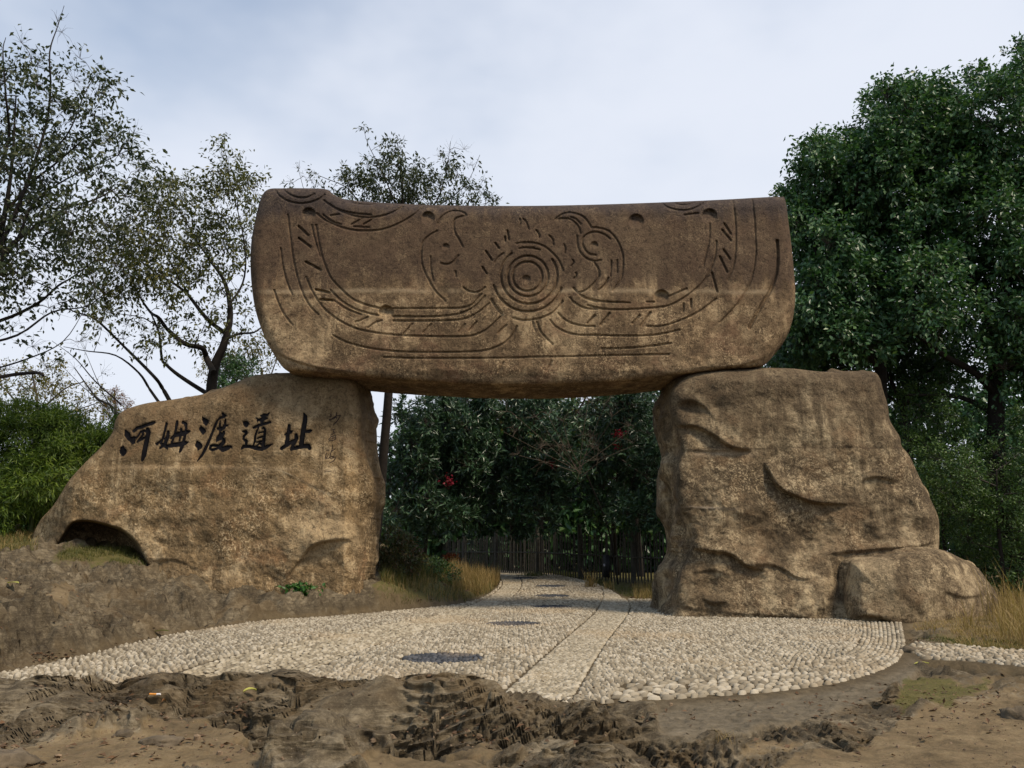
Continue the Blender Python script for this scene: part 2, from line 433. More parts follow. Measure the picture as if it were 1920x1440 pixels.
_A = tps_k(((_c[:, None] - _c[None]) ** 2).sum(-1)) + np.eye(_n) * 0.015
_Pm = np.concatenate([np.ones((_n, 1)), _c], 1)
_M = np.block([[_A, _Pm], [_Pm.T, np.zeros((3, 3))]])
_w = np.linalg.solve(_M, np.concatenate([CP[:, 2], np.zeros(3)]))
def tps(X, Y):
    q = gk(X, Y); sh = q.shape[:-1]; q = q.reshape(-1, 2); o = np.zeros(len(q))
    for i in range(_n): o += _w[i] * tps_k(((q - _c[i]) ** 2).sum(-1))
    o += _w[_n] + q @ _w[_n + 1:]
    return np.clip(o.reshape(sh), -0.3, 3.5)

PATH_UV = [(-160,1330),(-110,1290),(0,1263),(150,1231),(300,1195),(480,1166),(600,1158),(700,1150),(790,1141),(850,1135),(900,1122),(926,1106),(936,1092),(932,1082),(905,1077),(850,1076),(790,1075),
           (800,1069),(880,1069),(950,1071),(1010,1074),(1060,1081),(1110,1092),(1140,1104),(1160,1116),(1172,1123),(1230,1123),(1300,1130),(1460,1140),(1620,1150),(1690,1163),(1692,1180),(1698,1205),(1692,1232),(1660,1254),(1590,1277),(1500,1292),(1400,1302),(1230,1313),(1140,1318),(900,1330)]
PATH_W = catmull(onpath(*np.array(PATH_UV, float).T), 4, True)
SIDE_UV = [(1704,1207),(1760,1208),(1920,1220),(2100,1232),(2100,1264),(1920,1249),(1800,1238),(1722,1233)]
SIDE_W = catmull(onpath(*np.array(SIDE_UV, float).T), 4, True)

def uvmask(poly, u, v, soft=10, warp=14, sc=0.035):
    m = (u > -900) & (u < 2900)
    uu = u + warp * fbm(u * sc, v * sc * 1.6, 1.3, 3); vv = v + warp * 0.5 * fbm(u * sc, v * sc * 1.6, 8.3, 3)
    d = np.full(u.shape, 99.0); d[m] = polysdf(poly, uu[m], vv[m])
    return 1 - sstep(-soft, soft, d)
DIRT = [[(-300,1360),(40,1352),(120,1338),(200,1330),(270,1326),(300,1310),(345,1300),(400,1312),(470,1322),(455,1345),(505,1375),(490,1480),(-300,1480)],[(185,1302),(240,1298),(250,1312),(210,1318),(165,1342),(150,1335)],
        [(1680,1345),(1770,1318),(1850,1300),(1920,1290),(2300,1285),(2300,1700),(1450,1700),(1425,1432),(1500,1408),(1600,1402),(1640,1375)],[(1370,1392),(1440,1384),(1540,1390),(1500,1402),(1400,1404)],
        [(640,1378),(720,1368),(880,1372),(960,1385),(900,1402),(760,1404),(650,1396)],
        [(820,1356),(900,1350),(960,1362),(900,1372)],
        [(90,1098),(130,1090),(150,1110),(120,1125),(80,1118)],
        [(150,1235),(300,1200),(420,1178),(330,1185),(230,1198),(160,1222)]]
MOSS = [[(1690,1300),(1700,1268),(1760,1262),(1800,1275),(1860,1272),(1850,1290),(1800,1300),(1790,1326),(1730,1318),(1690,1338),(1676,1318)],[(1700,1195),(1790,1190),(1940,1208),(1940,1222),(1800,1210)],[(90,1042),(130,1020),(250,1022),(262,1052),(180,1050)],
        [(1180,1122),(1170,1105),(1120,1090),(1000,1070),(1000,1060),(1300,1060),(1300,1125)],[(700,1090),(720,1045),(950,1060),(940,1095),(900,1115),(800,1128)],[(-100,1030),(-100,980),(60,990),(60,1033)]]
CEM = [[(1235,1312),(1400,1304),(1500,1294),(1600,1279),(1670,1256),(1704,1228),(1724,1236),(1716,1262),(1680,1295),(1600,1325),(1500,1352),(1400,1368),(1290,1362),(1230,1345)],[(1690,1195),(1704,1200),(1722,1232),(1700,1232)]]

def ground_h(X, Y, detail=True):
    z = tps(X, Y)
    u, v = proj(X, Y, z)
    
    dirt = np.zeros_like(z)
    for p_ in DIRT: dirt = np.maximum(dirt, uvmask(p_, u, v))
    moss = np.zeros_like(z)
    for p_ in MOSS: moss = np.maximum(moss, uvmask(p_, u, v, 8, 10))
    cem = np.zeros_like(z)
    for p_ in CEM: cem = np.maximum(cem, uvmask(p_, u, v, 4, 5))
    far = sstep(24, 27, Y) + sstep(8.2, 9.5, X) * sstep(12, 15, Y) + sstep(-60, -200, u)*sstep(15,18,Y)
    far = np.clip(far, 0, 1)
    rock = (1 - dirt) * (1 - cem) * (1 - 0.8 * moss) * (1 - far)
    rt = sstep(1720, 1800, u) * sstep(20, 8, Y)        # right side: half earth, half rock
    rock = rock * (1 - 0.55 * rt * sstep(1310, 1290, v)); shift = np.zeros_like(z)
    if detail:
        # bedded rock: tilted slabs that rise slowly and break off in small scarps
        a = X * 0.80 + Y * 0.25; b = -X * 0.35 + Y * 1.0
        wx = fbm(X * 0.5, Y * 0.5, 3.3, 3) ; wy = fbm(X * 0.5, Y * 0.5, 7.7, 3)
        def saw(f):
            t = f - np.floor(f); return np.where(t < 0.86, (t / 0.86) ** 0.8, (1 - t) / 0.14)
        f1 = b * 0.75 + 1.5 * wx + 0.35 * fbm(X * 2.2, Y * 2.2, 1, 3)
        f2 = b * 2.0 + a * 0.9 + 2.0 * wy + 0.6 * fbm(X * 3.2, Y * 3.2, 4, 3)
        f3 = b * 5.5 - a * 1.6 + 3.2 * fbm(X * 1.0, Y * 1.0, 6, 3) + 0.5 * fbm(X * 7, Y * 7, 2, 2)
        amp2 = sstep(-0.35, 0.35, fbm(X * 0.8, Y * 0.8, 11, 2)); amp3 = sstep(-0.4, 0.3, fbm(X * 1.4, Y * 1.4, 15, 2))
        ang_ = 0.55 + 0.9 * fbm(X * 0.16, Y * 0.16, 41, 2) - 0.7 * sstep(-1.0, 1.5, X)
        ca_, sa_ = np.cos(ang_), np.sin(ang_)
        s_ = X * ca_ + Y * sa_ + 0.25 * fbm(X * 1.2, Y * 1.2, 21, 3); t_ = -X * sa_ + Y * ca_ + 0.22 * fbm(X * 1.1, Y * 1.1, 22, 4)
        A1 = np.abs(noise3(s_ * 0.55, t_ * 1.7, 1.5)); A2 = np.abs(noise3(s_ * 1.3, t_ * 4.2, 4.5)); A3 = np.abs(noise3(s_ * 3.0, t_ * 9.5, 6.5)); A4 = np.abs(noise3(s_ * 7.0, t_ * 21.0, 8.5))
        wz = 0.16 * fbm(X * 1.3, Y * 1.3, 61, 4); wq = 0.10 * fbm(X * 3.1, Y * 3.1, 62, 3)
        r = slabs(s_ * 0.8 + wz * 2, t_ * 1.5 + wz * 4 + wq, 1, 0.05, 0.09, 0.10, 0.05, 0.06) + 0.22 * fbm(X * 1.0, Y * 0.8, 2, 3) + 0.05 * fbm(X * 3.0, Y * 2.2, 12, 3)
        lside = sstep(2.4, 1.0, X); r = r * (0.45 + 0.55 * np.maximum(lside, sstep(9, 11, Y))) - 0.10 * np.maximum(lside, sstep(9.6, 11, Y)) - 0.04 * sstep(9.6, 8.0, Y) * sstep(5.5, 7.0, Y) * lside
        # beds: the slope is cut into thin ledges that follow a dipping bedding plane
        def bed(q, st):
            k_ = q / st; f_ = k_ - np.floor(k_); return st * (np.floor(k_) + sstep(0.62, 1.0, f_)) - q
        dipx = 0.30 * np.sin(X * 0.45 + 0.6); r = r + sstep(9.6, 11.5, Y) * (0.14 * fbm(X * 1.1, Y * 0.8, 92, 4) - 0.16 * np.abs(fbm(X * 1.3 + Y * .4, Y * 1.5, 93, 4)) - 0.06 * np.abs(fbm(X * 4.5, Y * 4.0, 94, 3)) + 0.06); q0 = z + r + dipx * X * 0.35 + 0.22 * s_ + 0.05 * fbm(X * 2.0, Y * 2.0, 81, 3)
        st1 = 0.095 + 0.07 * sstep(9.6, 11, Y); far_r = 1 - 0.45 * sstep(9.6, 11, Y)
        fa1, fa2, fr1, _, _ = worley(s_ * 1.1 + wz * 6 + wq * 4, t_ * 2.3 + wz * 5, 21); fb1, fb2, fr2, _, _ = worley(s_ * 3.0 + wq * 9, t_ * 5.0 + wq * 7, 22)
        brk = (0.060 * fr1[..., 2] + 0.014 * fr2[..., 2]); q0 = q0 + brk
        t1 = bed(q0, st1) * sstep(-0.3, 0.2, fbm(X * 0.9, Y * 0.9, 85, 2))
        q1 = z + r + 0.6 * brk - 0.16 * s_ + 0.10 * t_ + 0.05 * fbm(X * 3.0, Y * 3.0, 82, 3)
        t2 = bed(q1 + 0.13 * X, 0.040) * sstep(-0.4, 0.3, fbm(X * 1.3, Y * 1.3, 86, 2))
        t3 = bed(q0 + q1 + 0.02 * fbm(X * 7, Y * 7, 83, 2), 0.018)
        nr_ = sstep(12, 9.6, Y); r = r + t1 + (0.25 + 0.65 * nr_) * t2 + 0.7 * nr_ * t3 + 0.005 * A4
        m1 = sstep(-0.3, 0.2, fbm(X * 0.9, Y * 0.9, 85, 2)); m2 = sstep(-0.4, 0.3, fbm(X * 1.3, Y * 1.3, 86, 2))
        def lip(q, st):
            f_ = q / st - np.floor(q / st); return np.where(f_ < 0.72, np.cos(math.pi * f_ / 0.72), -np.cos(math.pi * (f_ - 0.72) / 0.28))
        shift = rock * far_r * (0.042 * m1 * lip(q0, st1) + 0.016 * m2 * sstep(11, 9.6, Y) * lip(q1 + 0.13 * X, 0.040))
        left = sstep(9.5, 11.5, Y)
        d_ = 0.022 * fbm(X * 2.2, Y * 2.2, 5, 4) + 0.03 * np.maximum(fbm(X * 3.5, Y * 3.5, 19, 3) - 0.25, 0) + 0.006 * fbm(X * 18, Y * 18, 5, 3) - 0.02
        d_ = d_ - 0.15 * lside * sstep(9.6, 9.0, Y) + 0.02 * np.maximum(fbm(X * 5, Y * 5, 9, 3) - 0.35, 0)
        z = z + rock * r * (1 + 0.25 * left) + (1 - rock) * d_ + cem * 0.03 * saw(f3)
        cu = np.interp(u, [-500, 450, 700, 870, 960, 1040, 1100, 1240], [1263, 1257, 1256, 1264, 1279, 1291, 1298, 1309])
        cap = P(u, cu + 5 + 12 * noise3(X * 0.9, Y * 0.5, 4) + 7 * noise3(X * 3, Y * 2, 4) + 3 * noise3(X * 9, Y * 6, 4), np.clip(Y, 3, 30))[..., 2] + 0.25 * (r - 0.05) * rock
        zone = sstep(9.9, 9.2, Y) * sstep(6.0, 7.4, Y) * sstep(1.8, 1.2, X)
        z = np.where(zone > 0, np.minimum(z, cap * zone + z * (1 - zone)), z)
        z = z + moss * 0.01 * np.abs(fbm(X * 20, Y * 20, 8, 2))
    # path bed
    m = (Y > 6) & (Y < 62) & (np.abs(X) < 16)
    sd = np.full(X.shape, 9.0); sd[m] = np.minimum(polysdf(PATH_W, X[m], Y[m]), polysdf(SIDE_W, X[m], Y[m]))
    ridge = sstep(9.55, 9.0, Y) * sstep(2.0, 1.2, X)     # the outcrop in front stands over the bed
    k = sstep(0.28, 0.0, sd) * (1 - ridge)
    z = z * (1 - k) + (zpath(Y) - 0.012) * k
    low = sstep(0.28, 0.9, sd); 
    z = np.where((sd < 0.9) & (ridge < 0.5) & (Y < 18) & (X > 1.5), np.minimum(z, zpath(Y) + 0.02 + 0.1 * low), z)
    return z, rock * (1 - k), moss * (1 - k), cem, k, far, shift * sstep(0.1, 0.4, sd) * (1 + 0.1 * sstep(9.5, 13, Y))
NX = 560
ys = np.concatenate([np.exp(np.linspace(math.log(2.6), math.log(4.6), 40))[:-1], np.linspace(4.6, 9.6, 340)[:-1], np.exp(np.linspace(math.log(9.6), math.log(24), 230))[:-1], np.exp(np.linspace(math.log(24), math.log(160), 60))]); NY = len(ys); th = np.concatenate([np.linspace(-1.12, -0.62, 50)[:-1], np.linspace(-0.62, 0.62, NX - 100 + 2), np.linspace(0.62, 1.12, 50)[1:]]); NX = len(th)
YY, TT = np.meshgrid(ys, th, indexing='ij'); XX = YY * np.tan(TT)
ZZ, rk, ms, cm, pk, fr, sh = ground_h(XX, YY)
def gz(x, y):      # height of the finished ground at scattered points
    x = np.atleast_1d(np.asarray(x, float)); y = np.atleast_1d(np.asarray(y, float))
    fi = np.clip(np.interp(y, ys, np.arange(NY)), 0, NY - 1.001); t = np.arctan2(x, y)
    fj = np.clip(np.interp(t, th, np.arange(NX)), 0, NX - 1.001)
    i = fi.astype(int); j = fj.astype(int); a = fi - i; b = fj - j
    return ZZ[i, j] * (1 - a) * (1 - b) + ZZ[i + 1, j] * a * (1 - b) + ZZ[i, j + 1] * (1 - a) * b + ZZ[i + 1, j + 1] * a * b
idx = np.arange(NY * NX).reshape(NY, NX)
Q = np.stack([idx[:-1, :-1], idx[:-1, 1:], idx[1:, 1:], idx[1:, :-1]], -1).reshape(-1, 4)

def ground_mat():
    m, n, l, bs = nodes("ground")
    p, xyz = pos(n, l)
    at = n.new("ShaderNodeVertexColor"); at.layer_name = "mask"
    sp = n.new("ShaderNodeSeparateColor"); l.new(at.outputs[0], sp.inputs[0])
    rock_f, moss_f, cem_f = sp.outputs
    n1 = noise_n(n, l, p, 1.3, 6, 0.65, 0.4); n2 = noise_n(n, l, p, 7, 6, 0.7, 0.6); n3 = noise_n(n, l, p, 42, 4, 0.75, 0.8)
    st = noise_n(n, l, p, 3.0, 6, 0.7, 0.8, (0.6, 1.2, 9))
    rc = ramp(n, l, mth(n, l, 'MULTIPLY_ADD', n2, 0.5, mth(n, l, 'MULTIPLY', n1, 0.5)), [(0.38, (0.040, 0.030, 0.018)), (0.5, (0.115, 0.089, 0.054)), (0.62, (0.26, 0.21, 0.135))])
    rc = mixc(n, l, rng_n(n, l, st, 0.35, 0.6, 0.5, 0), rc, (0.045, 0.034, 0.022))
    rc = mixc(n, l, rng_n(n, l, n3, 0.55, 0.68, 0, 0.35), rc, (0.34, 0.28, 0.18))
    rc = mixc(n, l, rng_n(n, l, noise_n(n, l, p, 0.8, 4, 0.6), 0.52, 0.66, 0, 0.35), rc, (0.14, 0.09, 0.04))
    dc = ramp(n, l, mth(n, l, 'MULTIPLY_ADD', n1, 0.55, mth(n, l, 'MULTIPLY', n2, 0.45)), [(0.36, (0.080, 0.058, 0.031)), (0.5, (0.17, 0.124, 0.066)), (0.64, (0.27, 0.205, 0.115))])
    dc = mixc(n, l, rng_n(n, l, n3, 0.50, 0.62, 0, 0.55), dc, (0.12, 0.078, 0.04))
    dc = mixc(n, l, rng_n(n, l, n2, 0.52, 0.62, 0, 0.5), dc, (0.15, 0.10, 0.055))
    cc = ramp(n, l, mth(n, l, 'MULTIPLY_ADD', st, 0.5, mth(n, l, 'MULTIPLY', n2, 0.5)), [(0.34, (0.07, 0.056, 0.035)), (0.66, (0.19, 0.155, 0.105))])
    mc = ramp(n, l, n3, [(0.3, (0.03, 0.036, 0.008)), (0.55, (0.09, 0.085, 0.02)), (0.75, (0.18, 0.13, 0.05))])
    # edge of rock and earth broken by the fine noise
    rf = rng_n(n, l, mth(n, l, 'ADD', rock_f, mth(n, l, 'ADD', mth(n, l, 'MULTIPLY', mth(n, l, 'SUBTRACT', n2, 0.5), 1.1), mth(n, l, 'MULTIPLY', mth(n, l, 'SUBTRACT', n1, 0.5), 1.4))), 0.28, 0.55)
    c = mixc(n, l, rf, dc, rc)
    c = mixc(n, l, cem_f, c, cc)
    c = mixc(n, l, rng_n(n, l, mth(n, l, 'ADD', moss_f, mth(n, l, 'MULTIPLY', mth(n, l, 'SUBTRACT', n2, 0.5), 2.4)), 0.4, 0.95, 0, 0.8), c, mc)
    al = at.outputs[1]      # mortar bed under the cobbles
    c = mixc(n, l, al, c, ramp(n, l, n2, [(0.3, (0.05, 0.036, 0.02)), (0.7, (0.12, 0.09, 0.05))]))
    l.new(c, bs.inputs['Base Color']); bs.inputs['Roughness'].default_value = 0.95; bs.inputs['Specular IOR Level'].default_value = 0.2
    b = bump(n, l, n3, 0.5, 0.015); b = bump(n, l, n2, 0.6, 0.05, b); b = bump(n, l, mth(n, l, 'MULTIPLY', st, rock_f), 0.6, 0.05, b)
    l.new(b, bs.inputs['Normal'])
    return m
GM = ground_mat()
att = np.stack([rk, np.clip(ms + fr * 0.55, 0, 1), cm, pk], -1).reshape(-1, 4)
tag(mk("ground", np.stack([XX, YY - sh, ZZ], -1), Q, GM, attrs=att), kind="structure")
# plain land beyond and beside, just under the modelled sheet
b_ = [(-1500, -1500), (1500, -1500), (1500, 1500), (-1500, 1500)]
tag(mk("terrain", [(x, y, -0.35) for x, y in b_], np.array([(0, 1, 2, 3)]), plain("far_earth", (0.05, 0.048, 0.022), 0.95, 0.4, 0.4), smooth=False), kind="structure")

# ================================================================== COBBLED PATH
COB = None
def cobble_mat(name, lo, mi, hi):
    m, n, l, bs = nodes(name)
    p, _ = pos(n, l); oi = n.new("ShaderNodeObjectInfo"); g = n.new("ShaderNodeNewGeometry")
    rr = mth(n, l, 'FRACT', mth(n, l, 'ADD', oi.outputs['Random'], g.outputs['Random Per Island']))
    f = mth(n, l, 'MULTIPLY_ADD', rr, 0.6, mth(n, l, 'MULTIPLY', noise_n(n, l, p, 0.7, 4, 0.6), 0.45))
    c = ramp(n, l, f, [(0.12, lo), (0.5, mi), (0.9, hi)])
    c = mixc(n, l, rng_n(n, l, noise_n(n, l, p, 0.35, 3, 0.5), 0.5, 0.66, 0, 0.3), c, (0.36, 0.25, 0.13))
    c = mixc(n, l, rng_n(n, l, noise_n(n, l, p, 60, 3, 0.6), 0.5, 0.75, 0, 0.35), c, lo)
    l.new(c, bs.inputs['Base Color']); bs.inputs['Roughness'].default_value = 0.75; bs.inputs['Specular IOR Level'].default_value = 0.3
    l.new(bump(n, l, noise_n(n, l, p, 80, 3, 0.6), 0.3, 0.004), bs.inputs['Normal'])
    return m
CM = cobble_mat("cobble_stone", (0.13, 0.104, 0.068), (0.30, 0.252, 0.175), (0.50, 0.44, 0.335))
CML = cobble_mat("pale_cobble_stone", (0.15, 0.122, 0.08), (0.32, 0.27, 0.185), (0.48, 0.42, 0.315))
CMD = cobble_mat("dark_cobble_stone", (0.022, 0.024, 0.028), (0.05, 0.054, 0.06), (0.10, 0.10, 0.105))
ka = np.arange(6) * 2 * math.pi / 6
PEB = np.concatenate([np.stack([np.cos(ka), np.sin(ka), -0.25 + 0 * ka], 1), np.stack([0.80 * np.cos(ka + .2), 0.80 * np.sin(ka + .2), 0.62 + 0 * ka], 1), [[0, 0, 1.0]]])
_i = np.arange(6); _j = (_i + 1) % 6
PF = np.concatenate([np.stack([_i, _j, 6 + _j], 1), np.stack([_i, 6 + _j, 6 + _i], 1), np.stack([6 + _i, 6 + _j, 12 + 0 * _i], 1)])
PV = 13
def pebbles(xy, ang, la, lb, hz, zb):
    n_ = len(xy); V = PEB[None] * np.stack([la, lb, hz], -1)[:, None, :]
    V = V * (1 + 0.10 * rng.normal(size=(n_, PV, 1)))
    tilt = rng.normal(size=(n_, 1)) * 0.25
    V[..., 2] += V[..., 0] * tilt * 0.4
    c, s = np.cos(ang)[:, None], np.sin(ang)[:, None]
    x = V[..., 0] * c - V[..., 1] * s; y = V[..., 0] * s + V[..., 1] * c
    return np.stack([x + xy[:, :1], y + xy[:, 1:], V[..., 2] + zb[:, None]], -1)
def wpoly(uv, n=4): return catmull(onpath(*np.array(uv, float).T), n, False)
R_in = wpoly([(1118,1089),(1127,1099),(1133,1110),(1130,1128),(1117,1150),(1060,1200),(990,1262),(935,1312)])
R_out = wpoly([(1148,1108),(1166,1119),(1177,1130),(1178,1145),(1165,1165),(1140,1195),(1110,1240),(1080,1290),(1065,1314)])
L_in = wpoly([(966,1076),(975,1087),(976,1097),(968,1110),(940,1130),(830,1172),(700,1210),(560,1265),(480,1300)])
L_out = wpoly([(925,1074),(940,1086),(943,1096),(932,1110),(905,1126),(840,1150),(700,1175),(430,1232),(280,1285)])
E_in = wpoly([(1612,1150),(1618,1180),(1612,1206),(1585,1228),(1500,1252),(1400,1266),(1300,1274),(1170,1282)])
def resamp(p, d=None, n=None):
    s = np.concatenate([[0], np.cumsum(np.hypot(*np.diff(p, axis=0).T))])
    n = n or int(s[-1] / d) + 1; t = np.linspace(0, s[-1], n)
    return np.stack([np.interp(t, s, p[:, 0]), np.interp(t, s, p[:, 1])], 1), s[-1]
def strip(a, b, pitch, dl):
    n = 400; A, la = resamp(a, n=n); B, lb = resamp(b, n=n)
    w = np.hypot(*(A - B).T); L = 0.5 * (la + lb); rows = max(3, int(round(np.median(w) / pitch)))
    o = []; an = []
    for r_ in range(rows):
        f = (r_ + 0.5) / rows + rng.uniform(-.12, .12) / rows
        t = (np.arange(int(L / dl)) + (r_ % 2) * 0.5 + rng.uniform(-.5, .5) + rng.uniform(-.28, .28, int(L / dl))) * dl / L * (n - 1); t = np.clip(t, 0, n - 2)
        q = lambda Z: np.stack([np.interp(t, np.arange(n), Z[:, 0]), np.interp(t, np.arange(n), Z[:, 1])], 1)
        C = A * (1 - f) + B * f; pc = q(C); dv = q(np.gradient(C, axis=0))
        o.append(pc); an.append(np.arctan2(dv[:, 1], dv[:, 0]))
    return np.concatenate(o), np.concatenate(an), np.concatenate([a, b[::-1]])
bands = [strip(R_in, R_out, 0.098, 0.150), strip(L_in, L_out, 0.098, 0.150)]
MED = [((830,1234),0.64),((962,1170),0.61),((1034,1138),0.60),((1034,1117.5),0.60),((1033,1099),0.62),((984,1084),0.66)]
medc = [(onpath(*np.array(c, float))[..., :2], r) for c, r in MED]
# field: wavy rows of pebbles leaning alternately
gx0, gx1, gy0, gy1 = PATH_W[:, 0].min(), PATH_W[:, 0].max(), PATH_W[:, 1].min(), PATH_W[:, 1].max()
def field(y0, y1, dx, dy):
    xs = np.arange(gx0, gx1, dx); y_ = np.arange(y0, y1, dy); A, B = np.meshgrid(xs, y_)
    row = np.arange(len(y_))[:, None] + 0 * A
    A = A + (row % 2) * dx * 0.5 + rng.uniform(-.12, .12, A.shape) * dx; B = B + 0.16 * np.sin(A * 1.9 + 0.3 * B) + 0.07 * np.sin(A * 6.1) + rng.uniform(-.09, .09, A.shape) * dy
    an = np.where(row % 2 == 0, 0.75, -0.75) + 0.5 * np.sin(A * 1.1) + rng.normal(size=A.shape) * 0.22
    return np.stack([A.ravel(), B.ravel()], 1), an.ravel()
f1, a1 = field(gy0, 24, 0.098, 0.090); f2, a2 = field(24, min(gy1, 52), 0.125, 0.125)
fx = np.concatenate([f1, f2]); fa = np.concatenate([a1, a2])
sdp = polysdf(PATH_W, fx[:, 0], fx[:, 1])
u_, v_ = proj(fx[:, 0], fx[:, 1], zpath(fx[:, 1]))
keep = (sdp < -0.05) & (u_ > -160) & (u_ < 2050) & (v_ < 1335)
for (_, _, bp) in bands: keep &= polysdf(bp, fx[:, 0], fx[:, 1]) > 0.075
for c, r_ in medc: keep &= np.hypot(fx[:, 0] - c[0], fx[:, 1] - c[1]) > r_ + 0.03
# rim: concentric rows of longer stones round the rounded end and along the right edge
ein = E_in; dE = np.full(len(fx), 9.0)
for i in range(len(ein) - 1):
    e, _ = segdist(fx[:, 0], fx[:, 1], ein[i], ein[i + 1]); dE = np.minimum(dE, e)
rim_poly = np.concatenate([E_in, onpath(*np.array([(1140,1318),(1230,1313),(1400,1302),(1500,1292),(1590,1277),(1660,1254),(1692,1232),(1698,1205),(1692,1180),(1690,1150)], float).T)])
keep &= (polysdf(rim_poly, fx[:, 0], fx[:, 1]) > 0.03)
fx, fa = fx[keep], fa[keep]
E_out = wpoly([(1690,1152),(1693,1180),(1698,1205),(1691,1231),(1660,1253),(1590,1276),(1500,1291),(1400,1301),(1230,1312),(1130,1318)])
rim = strip(E_in, E_out, 0.100, 0.155)
allp = [(fx, fa, 0.050, 0.0275, 0.042)]
for (q_, an_, _) in bands:
    k = (polysdf(PATH_W, q_[:, 0], q_[:, 1]) < -0.02)
    for c, r_ in medc: k &= np.hypot(q_[:, 0] - c[0], q_[:, 1] - c[1]) > r_ + 0.03
    allp.append((q_[k], an_[k], 0.076, 0.039, 0.024))
k = polysdf(PATH_W, rim[0][:, 0], rim[0][:, 1]) < 0.02
allp.append((rim[0][k], rim[1][k] + rng.normal(size=k.sum()) * 0.22 + 0.15, 0.079, 0.041, 0.034))
gs, ga = [], []
A, B = np.meshgrid(np.arange(SIDE_W[:, 0].min(), SIDE_W[:, 0].max(), 0.105), np.arange(SIDE_W[:, 1].min(), SIDE_W[:, 1].max(), 0.09)); A = A + rng.uniform(-.035, .035, A.shape); B = B + rng.uniform(-.03, .03, A.shape) + (np.arange(A.shape[1])[None] % 2) * 0.06
sq = np.stack([A.ravel(), B.ravel()], 1); sq = sq[polysdf(SIDE_W, sq[:, 0], sq[:, 1]) < -0.03]
root = bpy.data.objects.new("cobbled_path", None); COL.objects.link(root); root.location = (0, 9.5, 0); tag(root, kind="structure")
xy = np.concatenate([a[0] for a in allp]); an = np.concatenate([a[1] for a in allp])
la = np.concatenate([np.full(len(a[0]), a[2]) for a in allp]) * rng.uniform(0.82, 1.18, len(xy))
lb = np.concatenate([np.full(len(a[0]), a[3]) for a in allp]) * rng.uniform(0.82, 1.2, len(xy))
hz = np.concatenate([np.full(len(a[0]), a[4]) for a in allp]) * rng.uniform(0.8, 1.35, len(xy))
bigr = xy[:, 1] > 24; la = np.where(bigr, la * 1.2, la); lb = np.where(bigr, lb * 1.25, lb)
isband = np.concatenate([np.full(len(a[0]), a[4] == 0.024) for a in allp])
zb = zpath(xy[:, 1]) - 0.006
covered = (gz(xy[:, 0], xy[:, 1]) > zb + 0.05)
sel = ~covered; xy, an, la, lb, hz, zb, isband = [q[sel] for q in (xy, an, la, lb, hz, zb, isband)]
uu, vv = proj(xy[:, 0], xy[:, 1], zb); vis = (uu > 5) & (uu < 1915)
score = np.where(vis, xy[:, 1] - 30 * (hz > 0.03) * 0, 1e6); order = np.argsort(score); first = order[:300]; rest = order[300:]
V = pebbles(xy[rest], an[rest], la[rest], lb[rest], hz[rest], zb[rest])
nn = len(V); flat = hz[rest] < 0.0335; band_k = np.isin(rest, np.nonzero(isband)[0])
for mk_, mt_ in ((~band_k, CM), (band_k, CML)):
    Vk = V[mk_]; mk("cobbles", Vk.reshape(-1, 3), (PF[None] + PV * np.arange(len(Vk))[:, None, None]).reshape(-1, 3), mt_, root)["kind"] = "stuff"
pm = [bpy.data.meshes.new("cobble") for _ in range(5)]
for me_ in pm:
    vv_ = PEB * (1 + 0.10 * rng.normal(size=(PV, 1))); me_.from_pydata([tuple(a) for a in vv_], [], [tuple(int(b) for b in f) for f in PF]); me_.materials.append(CM)
    me_.polygons.foreach_set("use_smooth", np.ones(len(PF), bool))
for q, i in enumerate(first):
    o = bpy.data.objects.new("cobble", pm[q % 5]); COL.objects.link(o); o.parent = root
    o.location = (xy[i, 0], xy[i, 1] - 9.5, zb[i]); o.scale = (la[i], lb[i], hz[i]); o.rotation_euler = (0, 0, an[i])
print("cobbles", nn + 300)
for c, r_ in medc:
    q = []; rr = 0.04
    q.append((c[0], c[1], 0))
    while rr < r_:
        k_ = max(5, int(2 * math.pi * rr / 0.095)); ph = rng.uniform(0, 6)
        for t in range(k_):
            a = ph + t * 2 * math.pi / k_; q.append((c[0] + rr * math.cos(a), c[1] + rr * math.sin(a), a + math.pi / 2))
        rr += 0.078
    q = np.array(q); V = pebbles(q[:, :2], q[:, 2], np.full(len(q), .052), np.full(len(q), .036), rng.uniform(.018, .034, len(q)), zpath(q[:, 1]) - .006)
    mk("dark_pebble_medallion", V.reshape(-1, 3), (PF[None] + PV * np.arange(len(q))[:, None, None]).reshape(-1, 3), CMD, root)["kind"] = "stuff"
sroot = bpy.data.objects.new("side_path", None); COL.objects.link(sroot); sroot.location = (8, 14, 0); tag(sroot, kind="structure")
k_ = len(sq); V = pebbles(sq, rng.uniform(-.9, .9, k_), rng.uniform(.045, .068, k_), rng.uniform(.028, .042, k_), rng.uniform(.025, .055, k_), zpath(sq[:, 1]) - .006)
mk("cobbles", V.reshape(-1, 3), (PF[None] + PV * np.arange(k_)[:, None, None]).reshape(-1, 3), CM, sroot)["kind"] = "stuff"

